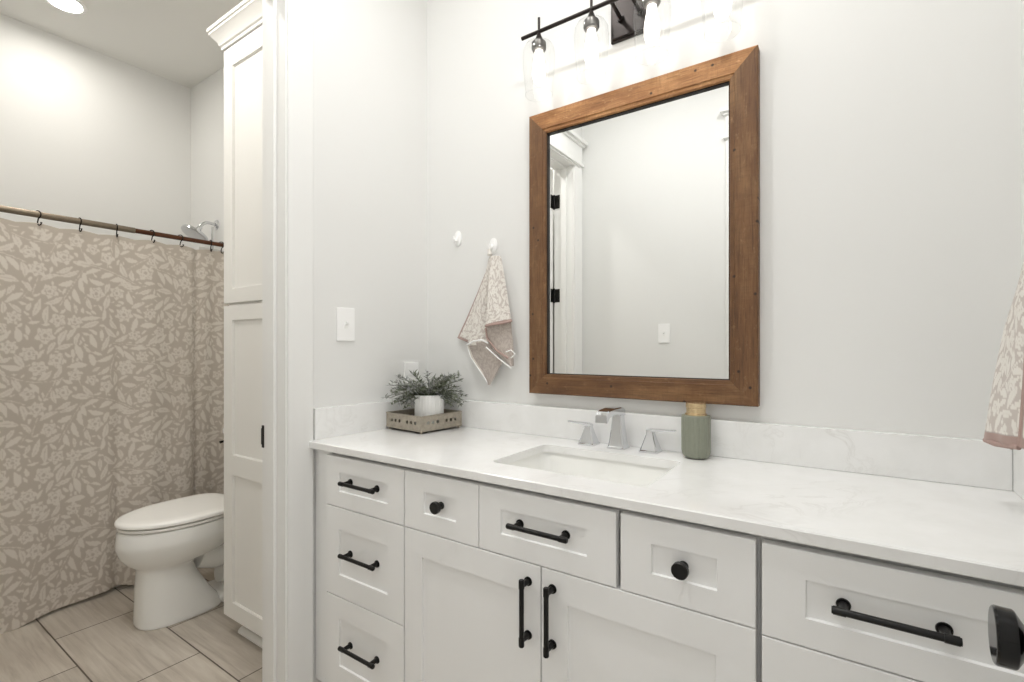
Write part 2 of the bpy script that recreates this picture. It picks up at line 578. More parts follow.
# ---------------------------------------------------------------- vanity cabinets
YF, YC = 0.9417, 0.9625        # faces of the drawer fronts, face of the carcass
CT = 0.877                     # underside of worktop
def shaker(mb, x0, x1, z0, z1, yf, th=.0195, sx=.065, sz=.048, rec=.0055, ch=.0012):
    def rect(i, y, jx=0, jz=0):
        return [(x0 + i + jx, y, z0 + i + jz), (x1 - i - jx, y, z0 + i + jz), (x1 - i - jx, y, z1 - i - jz), (x0 + i + jx, y, z1 - i - jz)]
    mb.loft([rect(0, yf + th), rect(0, yf + ch), rect(ch, yf), rect(0, yf, sx, sz), rect(.0018, yf + rec, sx, sz)])
    return mb
def pull(parent, cx, cz, half, posts, vertical=False, yf=None):
    yf = YF if yf is None else yf
    yb = yf - .0225
    def P(u, y):
        return (cx, y, cz + u) if vertical else (cx + u, y, cz)
    m = MB()
    m.tube([P(-half, yb), P(half, yb)], .0056, 16)
    for s_ in (-1, 1):
        m.tube([P(s_ * (half - .002), yb), P(s_ * (half - .019), yb)], .0066, 16)       # knurled ends
        m.tube([P(s_ * posts, yf + .0062), P(s_ * posts, yf + .0028)], [.0105, .0100], 20)      # round foot on the recessed panel
        m.tube([P(s_ * posts, yf + .0030), P(s_ * posts, yb - .001)], [.0068, .0056], 16)
    return m.build('pull', 'black_metal', parent)
def knob(parent, cx, cz):
    m = MB()
    m.lathe([(.0098, .0062), (.0095, .0025), (.0072, .0005), (.0066, -.006), (.0090, -.0095), (.0148, -.0125), (.0156, -.0140), (.0156, -.0225), (.0147, -.0238)], (cx, YF, cz), 28, 'y')
    return m.build('knob', 'black_metal', parent)

def carcass(mb, x0, x1, toe=True):
    z0 = .115
    t_ = .018
    mb.box(x0, x0 + t_, YC + .016, 1.44, z0, CT - .001)
    mb.box(x1 - t_, x1, YC + .016, 1.44, z0, CT - .001)
    mb.box(x0 + t_, x1 - t_, YC + .001, 1.44, z0, z0 + t_)
    mb.box(x0 + t_, x1 - t_, 1.43, 1.44, z0, .70)
    mb.box(x0, x1, YC + .06, YC + .075, 0, z0)
    # face frame
    mb.box(x0, x0 + .032, YC + .014, YC + .030, z0, CT - .001, .0008)
    mb.box(x1 - .032, x1, YC + .014, YC + .030, z0, CT - .001, .0008)
    mb.box(x0 + .018, x1 - .018, YC + .018, YC + .028, CT - .03, CT - .001)
    for a, b in ((z0, .165),):
        mb.box(x0 + .03, x1 - .03, YC + .0004, YC + .0196, a, b)
    return mb

V1 = thing('vanity_cabinet', 'white shaker vanity unit of three drawers nearest the doorway, under the worktop', 'cabinet', (-1.19, 1.2, 0))
m = carcass(MB(), -1.412, -1.0025)
m.box(-1.4425, -1.358, YC + .002, YC + .0155, .115, CT - .001, .001)      # scribe stile against the casing
m.build('cabinet_body', 'cabinet_paint', V1)
for z0, z1, pz in ((.712, .8655, .794), (.4365, .7095, .577), (.156, .434, .300)):
    d = shaker(MB(), -1.353, -1.0045, z0, z1, YF, sz=.0475 if z1 - z0 < .2 else .067).build('drawer', 'cabinet_paint', V1)
    pull(d, -1.179, pz, .0775, .060)

V2 = thing('vanity_cabinet', 'wide white shaker vanity unit with two doors under the sink', 'cabinet', (-.56, 1.2, 0))
m = carcass(MB(), -1.0020, -.1260)
m.build('cabinet_body', 'cabinet_paint', V2)
d = shaker(MB(), -1.0000, -.7435, .712, .8655, YF, sx=.0715, sz=.0475).build('drawer', 'cabinet_paint', V2); knob(d, -.8695, .791)
d = shaker(MB(), -.7410, -.3870, .712, .8655, YF, sz=.0475).build('drawer', 'cabinet_paint', V2); pull(d, -.5645, .793, .0775, .060)
d = shaker(MB(), -.3775, -.1300, .712, .8655, YF, sx=.063, sz=.0475).build('drawer', 'cabinet_paint', V2); knob(d, -.2540, .788)
d = shaker(MB(), -1.0000, -.5665, .156, .7095, YF, sx=.0650, sz=.067).build('door', 'cabinet_paint', V2); pull(d, -.5985, .608, .0745, .061, True, YF - .0055)
d = shaker(MB(), -.5635, -.1300, .156, .7095, YF, sx=.0650, sz=.067).build('door', 'cabinet_paint', V2); pull(d, -.5350, .608, .0745, .061, True, YF - .0055)

V3 = thing('vanity_cabinet', 'white shaker vanity drawer unit at the right end of the worktop', 'cabinet', (.08, 1.2, 0))
m = carcass(MB(), -.1255, .288)
m.build('cabinet_body', 'cabinet_paint', V3)
for z0, z1, pz in ((.7055, .8640, .789), (.4365, .7030, .577), (.156, .434, .300)):
    d = shaker(MB(), -.1205, .2705, z0, z1, YF, sz=.0475 if z1 - z0 < .2 else .067).build('drawer', 'cabinet_paint', V3)
    pull(d, .0575, pz, .0765, .061)

# worktop with the sink cut-out
def rrect(x0, x1, y0, y1, r, n=8):
    P = []
    for cx, cy, a0 in ((x1 - r, y1 - r, 0), (x0 + r, y1 - r, 90), (x0 + r, y0 + r, 180), (x1 - r, y0 + r, 270)):
        for k in range(n + 1):
            a = math.radians(a0 + 90 * k / n)
            P.append((cx + r * math.cos(a), cy + r * math.sin(a)))
    return P
SX0, SX1, SY0, SY1 = -.778, -.357, 1.035, 1.322
CX0, CX1, CY0, CY1, CZ0, CZ1 = -1.428, .3045, .934, 1.4575, .8775, .900
def worktop():
    m = MB()
    bm = m.bm
    hole = rrect(SX0, SX1, SY0, SY1, .022)
    n = len(hole)
    cx, cy = (SX0 + SX1) / 2, (SY0 + SY1) / 2
    def outer(p):
        return p
    # ring of quads hole -> padded rectangle -> outer rectangle, split into strips
    rows = []
    def slab(poly_out, poly_in):
        for z, flip in ((CZ1, False), (CZ0, True)):
            pass
    def top(z, ins):
        X0, X1, Y0, Y1 = CX0 + 0, CX1 - 0, CY0 + ins, CY1
        H = [bm.verts.new((x, y, z)) for x, y in hole]
        O = []
        for x, y in hole:
            ox = X1 if x > SX1 - .0221 else (X0 if x < SX0 + .0221 else x)
            oy = Y1 if y > cy else Y0
            O.append((x, y))
        c = [bm.verts.new(p) for p in ((X1, Y1, z), (-1.4165, Y1, z), (-1.4465, Y0, z), (X1, Y0, z))]
        q = n // 4
        for k in range(4):
            seg = H[k * q:(k + 1) * q]
            for a, b in zip(seg, seg[1:]):
                bm.faces.new((a, c[k], b))
            nxt = H[((k + 1) * q) % n]
            bm.faces.new((seg[-1], c[k], c[(k + 1) % 4], nxt))
        return H, c
    H1, C1 = top(CZ1, .0025)
    H0, C0 = top(CZ0, .0015)
    for i in range(n):
        j = (i + 1) % n
        bm.faces.new((H1[i], H1[j], H0[j], H0[i]))
    # front edge with a small eased arris
    f1 = [bm.verts.new((CX1, CY0, CZ1 - .0025)), bm.verts.new((-1.4465, CY0, CZ1 - .0025))]
    f0 = [bm.verts.new((CX1, CY0, CZ0 + .0015)), bm.verts.new((-1.4465, CY0, CZ0 + .0015))]
    bm.faces.new((C1[3], C1[2], f1[1], f1[0]))
    bm.faces.new((f1[0], f1[1], f0[1], f0[0]))
    bm.faces.new((f0[0], f0[1], C0[2], C0[3]))
    bm.faces.new((C1[0], C1[1], C0[1], C0[0]))
    bm.faces.new((C1[1], C1[2], f1[1], f0[1], C0[2], C0[1]))
    bm.faces.new((C1[3], C1[0], C0[0], C0[3], f0[0], f1[0]))
    return m
o = worktop().build('worktop', 'quartz')
tag(o, 'long white quartz vanity worktop with faint grey veins', 'worktop'); recentre(o, (-.56, 1.2, CZ0))

o = MB().box(-1.4025, .2885, 1.438, 1.4575, .9003, 1.0016, .0015).build('backsplash', 'quartz')
tag(o, 'long low white quartz backsplash under the mirror', 'backsplash'); recentre(o, (-.56, 1.448, .9003))
o = MB().prism([(-1.4495, .9585), (-1.4345, .9585), (wall_x(1.4575) + .0145, 1.4575), (wall_x(1.4575) + .0005, 1.4575)], 'z', .9003, 1.0016).build('backsplash', 'quartz')
tag(o, 'short white quartz side splash below the light switch by the doorway', 'backsplash'); recentre(o, (-1.42, 1.2, .9003))
o = MB().box(.289, .3045, .9365, 1.4575, .9003, 1.0016, .0015).build('backsplash', 'quartz')
tag(o, 'short white quartz side splash at the right end of the worktop', 'backsplash'); recentre(o, (.297, 1.2, .9003))

# undermount basin
m = MB()
rings = []
for ins, z, r in ((-.030, CZ0 - .0005, .035), (-.030, CZ0 - .014, .035), (-.020, .80, .035), (-.004, .735, .05), (.05, .722, .05)):
    rings.append([(x, y, z) for x, y in rrect(SX0 + ins, SX1 - ins, SY0 + ins, SY1 - ins, r)])
outer_r = rings
inner = []
for ins, z, r in ((-.006, CZ0 - .0005, .026), (-.004, CZ0 - .012, .026), (.006, .80, .035), (.022, .755, .045), (.05, .742, .05), (.13, .738, .05), (.139, .736, .04)):
    inner.append([(x, y, z) for x, y in rrect(SX0 + ins, SX1 - ins, SY0 + ins, SY1 - ins, r * 1.0 if ins < .1 else .003)])
m.loft(outer_r[::-1] + inner)
bas = m.build('sink_basin', 'porcelain')
tag(bas, 'white rectangular undermount sink set in the worktop', 'sink'); recentre(bas, ((SX0 + SX1) / 2, (SY0 + SY1) / 2, .722)); ORG[bas.name] = Vector(bas.location)
m = MB().lathe([(.020, 0), (.024, .0015), (.023, .003), (.012, .0032), (.0, .0025)], ((SX0 + SX1) / 2, (SY0 + SY1) / 2, .7362), 32, cap1=False)
dr = m.build('drain', 'chrome', bas); dr['label'] = 'chrome drain'

# faucet: spout and two lever handles, square flared pedestals
def sq_ring(cx, cy, z, hx, hy, ch=.18):
    c = ch * min(hx, hy)
    return [(cx + a, cy + b, z) for a, b in ((hx - c, -hy), (hx, -hy + c), (hx, hy - c), (hx - c, hy), (-hx + c, hy), (-hx, hy - c), (-hx, -hy + c), (-hx + c, -hy))]
F = thing('faucet', 'chrome widespread sink faucet with square spout between two lever handles', 'faucet', (-.565, 1.395, .900))
def pedestal(mb, cx, cy, prof):
    mb.loft([sq_ring(cx, cy, .9002 + z, h, h) for h, z in prof])
FX, FY = -.567, 1.398
m = MB()
pedestal(m, FX, FY, [(.0275, 0), (.0275, .004), (.0250, .006), (.0235, .010), (.0205, .030), (.0172, .060), (.0150, .085), (.0145, .100), (.0148, .112), (.0145, .114)])
m.build('spout_body', 'chrome', F)
m = MB()
def yz_ring(y, zt, zb, hw):
    return [(FX - hw, y, zb), (FX + hw, y, zb), (FX + hw, y, zt - .003), (FX + hw - .003, y, zt), (FX - hw + .003, y, zt), (FX - hw, y, zt - .003)]
zb0 = .9002
m.loft([yz_ring(1.4135, zb0 + .117, zb0 + .098, .0165), yz_ring(1.400, zb0 + .123, zb0 + .098, .0170), yz_ring(1.380, zb0 + .125, zb0 + .103, .0172), yz_ring(1.335, zb0 + .126, zb0 + .108, .0175), yz_ring(1.295, zb0 + .124, zb0 + .104, .0178), yz_ring(1.277, zb0 + .119, zb0 + .091, .0178), yz_ring(1.272, zb0 + .113, zb0 + .090, .0170)])
m.build('spout', 'chrome', F)
for s_, hx in ((-1, -.664), (1, -.468)):
    m = MB()
    pedestal(m, hx, FY, [(.0275, 0), (.0275, .005), (.0245, .007), (.0235, .011), (.0190, .024), (.0140, .040), (.0105, .052), (.0100, .056), (.0085, .060)])
    hb = m.build('handle_base', 'chrome', F)
    m = MB()
    L = .072
    rings = []
    for k, (u, hw, zt, zb) in enumerate(((-.011, .0085, .064, .056), (0, .0105, .0675, .056), (.018, .0095, .0680, .0605), (.045, .0078, .0680, .0625), (L - .004, .0070, .0695, .0640), (L, .0060, .0690, .0650))):
        x = hx + s_ * u
        rings.append([(x, FY - hw, .9002 + zb), (x, FY + hw, .9002 + zb), (x, FY + hw, .9002 + zt - .001), (x, FY + hw * .7, .9002 + zt), (x, FY - hw * .7, .9002 + zt), (x, FY - hw, .9002 + zt - .001)])
    m.loft(rings)
    m.build('lever', 'chrome', hb)

# soap bottle
BX, BY = -.340, 1.392
so = thing('soap_bottle', 'ribbed sage green bottle with gold neck beside the faucet', 'bottle', (BX, BY, .900))
fl = lambda a: 1 + .012 * math.cos(26 * a)
m = MB()
m.lathe([(.020, .0003), (.026, .0012), (.0325, .0055), (.0362, .013), (.0372, .022), (.0374, .060), (.0374, .112), (.0370, .1155), (.0355, .1172), (.0270, .1176)], (BX, BY, .900), 208, flute=fl)
m.build('bottle_body', 'sage_glass', so, sharp=60)
m = MB()
m.lathe([(.0285, .1170), (.0285, .121), (.0270, .1225), (.0255, .123), (.0255, .137), (.0265, .1385), (.0265, .149), (.0255, .150)], (BX, BY, .900), 40)
m.build('bottle_neck', 'gold_metal', so)

# ---------------------------------------------------------------- mirror
MX0, MX1, MZ0, MZ1 = -.902, -.191, 1.046, 1.998
IX0, IX1, IZ0, IZ1 = -.836, -.2615, 1.113, 1.928
YM0, YM1 = 1.423, 1.4575
mir = thing('wall_mirror', 'tall wall mirror in a rustic brown wood frame above the sink', 'mirror', ((MX0 + MX1) / 2, YM1, MZ0))
def frame_member(o0, o1, i0, i1, name, mat):
    """mitred board between outer corners o0->o1 and inner corners i0->i1 (x,z pairs)"""
    m = MB()
    def L(a, b, t): return (a[0] + (b[0] - a[0]) * t, a[1] + (b[1] - a[1]) * t)
    rings = []
    for o_, i_ in ((o0, i0), (o1, i1)):
        prof = [(0, YM1), (0, YM0 + .003), (.04, YM0), (.80, YM0), (.83, YM0 + .003), (.96, YM0 + .004), (1, YM0 + .008), (1, YM1)]
        rings.append([(L(o_, i_, u)[0], y, L(o_, i_, u)[1]) for u, y in prof])
    m.loft(rings)
    return m.build(name, mat, mir)
A, B, C_, D = (MX0, MZ0), (MX1, MZ0), (MX1, MZ1), (MX0, MZ1)
a, b, c, d = (IX0, IZ0), (IX1, IZ0), (IX1, IZ1), (IX0, IZ1)
frame_member(A, B, a, b, 'frame_rail', 'wood_x')
frame_member(D, C_, d, c, 'frame_rail', 'wood_x_lamplit')
frame_member(A, D, a, d, 'frame_stile', 'wood_z')
frame_member(B, C_, b, c, 'frame_stile', 'wood_z')
m = MB()
m.box(IX0 - .001, IX1 + .001, 1.4415, 1.452, IZ0 - .001, IZ1 + .001)
m.build('mirror_glass', 'mirror_glass', mir)
m = MB()  # dark strips round the glass, standing in for shade under the frame
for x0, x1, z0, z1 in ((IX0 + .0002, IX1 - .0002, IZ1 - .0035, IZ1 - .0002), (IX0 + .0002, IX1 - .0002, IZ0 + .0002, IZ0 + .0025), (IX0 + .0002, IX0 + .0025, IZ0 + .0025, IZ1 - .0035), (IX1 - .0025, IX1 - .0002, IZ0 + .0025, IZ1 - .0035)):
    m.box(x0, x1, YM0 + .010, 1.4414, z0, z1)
ln = m.build('inner_shade', 'hook_metal', mir); ln['label'] = 'dark strips coloured as the shade inside the mirror frame'

# ---------------------------------------------------------------- vanity light
LX, LY, LZ = -.546, 1.363, 2.230
vl = thing('vanity_light', 'dark bronze four light bath bar with clear glass shades above the mirror', 'light fixture', (LX, YW, LZ))
m = MB()
m.box(LX - .066, LX + .066, 1.446, 1.4575, LZ - .072, LZ + .062, .003)
m.box(LX - .060, LX + .060, 1.440, 1.447, LZ - .066, LZ + .056, .003)
m.build('backplate', 'bronze_metal', vl)
m = MB()
m.tube([(LX - .345, LY, LZ), (LX + .345, LY, LZ)], .0062, 14)
m.build('bar', 'bronze_metal', vl)
for s_ in (-1, 1):
    m = MB()
    m.tube([(LX + s_ * .030, 1.442, LZ - .010), (LX + s_ * .030, LY, LZ)], .0060, 12)
    m.tube([(LX + s_ * .030, 1.440, LZ - .010), (LX + s_ * .030, 1.432, LZ - .0092)], .011, 16)
    m.build('arm', 'bronze_metal', vl)
for k in range(4):
    x = LX + (-.279 + .186 * k)
    m = MB()
    m.tube([(x, LY, LZ + .045), (x, LY, LZ - .012)], .0042, 12)
    m.lathe([(.0048, -.004), (.0065, -.010), (.0125, -.026), (.0160, -.034), (.0165, -.037)], (x, LY, LZ), 24)
    hold = m.build('shade_holder', 'bronze_metal', vl)
    m = MB()
    m.lathe([(.0225, -.036), (.0240, -.040), (.0240, -.056), (.0205, -.062), (.0150, -.064)], (x, LY, LZ), 28)
    m.build('socket', 'socket_metal', hold)
    m = MB()
    m.lathe([(.0150, -.037), (.0300, -.0385), (.0430, -.046), (.0500, -.060), (.0525, -.080), (.0520, -.110), (.0490, -.145), (.0455, -.180), (.0440, -.206)], (x, LY, LZ), 48, cap0=False, cap1=False)
    m.lathe([(.0440, -.2045), (.0452, -.206), (.0440, -.2080), (.0430, -.206), (.0440, -.2045)], (x, LY, LZ), 48, cap0=False, cap1=False)
    m.build('glass_shade', 'clear_glass', vl, sharp=70)
    m = MB()
    m.lathe([(.0125, -.062), (.0140, -.078), (.0185, -.102), (.0215, -.124), (.0210, -.146), (.0160, -.163), (.0070, -.172), (.001, -.1735)], (x, LY, LZ), 24)
    m.build('bulb', 'bulb_glow', vl)

# ---------------------------------------------------------------- switches and outlet
def plate(name, label, cat, y, z, toggle=True, wall='left', x=None):
    W, Hh = .035, .0575
    if wall == 'left':
        loc = (XW, y, z)
    else:
        loc = (x, YB, z)
    o = thing(name, label, cat, loc)
    def bx(m, u0, u1, d0, d1, z0, z1, bev):
        if wall == 'left': m.box(XW + d0, XW + d1, y + u0, y + u1, z + z0, z + z1, bev)
        else: m.box(x + u0, x + u1, YB + d0, YB + d1, z + z0, z + z1, bev)
    m = MB(); bx(m, -W, W, .0003, .006, -Hh, Hh, .002)
    m.build('cover_plate', 'white_plastic', o)
    if toggle:
        m = MB(); bx(m, -.0065, .0065, .0055, .0075, -.0135, .0135, .0008)
        m.build('toggle_slot', 'pot_ceramic', o)
        m = MB()
        if wall == 'left':
            m.loft([[(XW + .006, y - .0045, z - .006), (XW + .006, y + .0045, z - .006), (XW + .006, y + .0045, z + .008), (XW + .006, y - .0045, z + .008)],
                    [(XW + .018, y - .0035, z + .004), (XW + .018, y + .0035, z + .004), (XW + .018, y + .0035, z + .011), (XW + .018, y - .0035, z + .011)]])
        else:
            m.loft([[(x - .0045, YB + .006, z - .006), (x + .0045, YB + .006, z - .006), (x + .0045, YB + .006, z + .008), (x - .0045, YB + .006, z + .008)],
                    [(x - .0035, YB + .018, z + .004), (x + .0035, YB + .018, z + .004), (x + .0035, YB + .018, z + .011), (x - .0035, YB + .018, z + .011)]])
        m.build('toggle', 'white_plastic', o)
    else:
        for dz in (-.0195, .0195):
            m = MB(); bx(m, -.0165, .0165, .0055, .0085, dz - .0135, dz + .0135, .003)
            r_ = m.build('receptacle', 'white_plastic', o)
            m = MB()
            bx(m, -.0075, -.0055, .008, .0088, dz - .004, dz + .005, 0); bx(m, .0055, .0075, .008, .0088, dz - .004, dz + .005, 0)
            m.build('slot', 'gap_dark', r_)
    if wall == 'left':
        o.location.x = wall_x(y) + .0004
        o.rotation_euler.z = -WA
    return o
plate('light_switch', 'white toggle light switch on the wall above the side splash', 'light switch', 1.079, 1.283)
plate('light_switch', 'white toggle light switch seen reflected in the mirror', 'light switch', 0, 1.290, True, 'opp', -.905)
plate('wall_outlet', 'white outlet plate half hidden behind the potted plant', 'outlet', 1.372, 1.087, False)

# ---------------------------------------------------------------- tray and plant
TR = thing('tray', 'square galvanised metal tray with punched holes in the worktop corner', 'tray', (-1.306, 1.329, .900))
def tray():
    m = MB()
    h = .0985; z0, z1 = .9085, .9610
    bmw = m.bm
    # four pierced sides: each side is a strip of cells, some with an octagonal hole
    def side(p0, p1, nrm):
        p0 = Vector(p0); p1 = Vector(p1); n = Vector(nrm)
        L = (p1 - p0).length; u = (p1 - p0) / L
        N = 9
        for depth, flip in ((0, False), (.0022, True)):
            for i in range(N):
                a0, a1 = L * i / N, L * (i + 1) / N
                hole = (i not in (0, 4, 8))
                def pt(s_, z): return p0 + u * s_ - n * depth + Vector((0, 0, z))
                co = [pt(a0, z0), pt(a1, z0), pt(a1, z1), pt(a0, z1)]
                if not hole:
                    bmw.faces.new([bmw.verts.new(q) for q in co])
                else:
                    cs, cz, r = (a0 + a1) / 2, (z0 + z1) / 2 + .002, .0066
                    ring = [bmw.verts.new(pt(cs + r * math.cos(math.radians(225 + 45 * k)), cz + r * math.sin(math.radians(225 + 45 * k)))) for k in range(8)]
                    cv = [bmw.verts.new(q) for q in co]
                    for k in range(4):
                        bmw.faces.new((cv[k], cv[(k + 1) % 4], ring[(2 * k + 2) % 8], ring[2 * k + 1], ring[2 * k]))
    X0, X1, Y0, Y1 = -1.306 - h, -1.306 + h, 1.329 - h, 1.329 + h
    side((X0, Y0, 0), (X1, Y0, 0), (0, -1, 0)); side((X1, Y0, 0), (X1, Y1, 0), (1, 0, 0))
    side((X1, Y1, 0), (X0, Y1, 0), (0, 1, 0)); side((X0, Y1, 0), (X0, Y0, 0), (-1, 0, 0))
    m.box(X0 + .0023, X1 - .0023, Y0 + .0023, Y1 - .0023, z0, z0 + .003)
    for z in (z0 + .002, z1):
        m.tube([(X0, Y0, z), (X1, Y0, z)], .0026, 8); m.tube([(X1, Y0, z), (X1, Y1, z)], .0026, 8)
        m.tube([(X1, Y1, z), (X0, Y1, z)], .0026, 8); m.tube([(X0, Y1, z), (X0, Y0, z)], .0026, 8)
    return m, (X0, X1, Y0, Y1)
m, (tx0, tx1, ty0, ty1) = tray()
m.build('tray_body', 'galvanised', TR, recalc=False)
for x in (tx0 + .008, tx1 - .008):
    for y in (ty0 + .008, ty1 - .008):
        m = MB(); m.lathe([(.001, .0002), (.0042, .0015), (.0050, .0045), (.0042, .0075), (.003, .0088)], (x, y, .900), 14)
        m.build('foot', 'galvanised', TR)
TR.rotation_euler.z = math.radians(-5)

PXc, PYc, PZ = -1.274, 1.322, .9118
pp = thing('potted_plant', 'grey green leafy plant in a white pot on the metal tray', 'potted plant', (PXc, PYc, PZ))
m = MB()
fl2 = lambda a: 1 + .010 * math.cos(30 * a)
m.lathe([(.044, 0), (.0495, .002), (.0515, .006), (.0525, .05), (.0535, .112), (.0530, .1165), (.0510, .118), (.0490, .1165), (.0480, .105), (.02, .104)], (PXc, PYc, PZ), 180, flute=fl2)
m.build('pot', 'pot_ceramic', pp, sharp=60)
m = MB(); m.lathe([(.0445, .104), (.044, .110), (.02, .113), (.001, .114)], (PXc, PYc, PZ), 24)
m.build('soil', 'soil', pp)
rng = random.Random(5)
m = MB()
lay = m.bm.verts.layers.float.new('tint')
def leaf(p, d, L, w, tint):
    d = d.normalized()
    side = d.cross(Vector((rng.uniform(-.4, .4), rng.uniform(-.4, .4), 1))).normalized()
    up = side.cross(d)
    pts = [p, p + d * L * .4 + side * w + up * w * .3, p + d * L * .45 - up * w * .1, p + d * L * .4 - side * w + up * w * .3, p + d * L]
    V = [m.bm.verts.new(q) for q in pts]
    for v_ in V:
        v_[lay] = tint
    m.bm.faces.new((V[0], V[1], V[2])); m.bm.faces.new((V[0], V[2], V[3])); m.bm.faces.new((V[1], V[4], V[2])); m.bm.faces.new((V[2], V[4], V[3]))
for i in range(120):
    ang = rng.uniform(0, 2 * PI)
    el = rng.uniform(.05, 1.15)
    if abs((ang + .80 + PI) % (2 * PI) - PI) < .75 and el < .8:
        el = rng.uniform(.8, 1.2)
    L = rng.uniform(.085, .140)
    base = Vector((PXc + .028 * math.cos(ang) * rng.random(), PYc + .028 * math.sin(ang) * rng.random(), PZ + .108))
    d = Vector((math.cos(ang) * math.cos(el) * 1.25, math.sin(ang) * math.cos(el) * 1.0, math.sin(el) * .62 + .12))
    pos = base.copy()
    N = 9
    tint0 = rng.uniform(.05, .8)
    stem = [pos.copy()]
    for k in range(N):
        d2 = d + Vector((0, 0, -.10 * k * (.7 + .6 * (1 - el)))) 
        pos = pos + d2.normalized() * (L / N)
        if pos.y > 1.425: pos.y = 1.425
        if pos.x < -1.396: pos.x = -1.396 + rng.random() * .003
        stem.append(pos.copy())
        if k >= 1:
            for q in range(3):
                a2 = rng.uniform(0, 2 * PI)
                dv = (d2.normalized() * .8 + Vector((math.cos(a2), math.sin(a2), rng.uniform(-.3, .9))) * .8)
                ll = rng.uniform(.013, .024)
                tip = pos + dv.normalized() * ll
                if tip.y > 1.434 or tip.x < -1.402 or pos.z < .93:
                    continue
                leaf(pos, dv, ll, rng.uniform(.0026, .0046), min(1, max(0, tint0 + rng.uniform(-.2, .3))))
    n0 = len(m.bm.verts)
    m.tube(stem, .0009, 4)
    m.bm.verts.ensure_lookup_table()
    for v_ in m.bm.verts[n0:]:
        v_[lay] = .1
m.build('foliage', 'foliage', pp, recalc=False, smooth=False)

# ---------------------------------------------------------------- wall hooks and towels
def wall_hook(name, label, x, z):
    o = thing(name, label, 'hook', (x, YW, z), 'white adhesive wall hooks')
    m = MB()
    def oval(y, a, b): return [(x + a * math.cos(2 * PI * k / 28), y, z + b * math.sin(2 * PI * k / 28)) for k in range(28)]
    m.loft([oval(YW - .0003, .0175, .030), oval(YW - .004, .0175, .030), oval(YW - .007, .0150, .0265), oval(YW - .009, .010, .019), oval(YW - .0095, .004, .008)])
    m.build('hook_plate', 'white_plastic', o)
    m = MB()
    m.tube([(x, YW - .005, z + .004), (x, YW - .012, z - .006), (x, YW - .019, z - .013), (x, YW - .026, z - .012), (x, YW - .029, z - .003), (x, YW - .029, z + .004)], [.0055, .0055, .005, .005, .005, .0042], 10)
    m.build('hook_arm', 'white_plastic', o)
    return o
wall_hook('wall_hook', 'empty white adhesive hook on the wall left of the towel', -1.249, 1.628)
wall_hook('wall_hook', 'white adhesive hook holding the small towel left of the mirror', -1.078, 1.578)

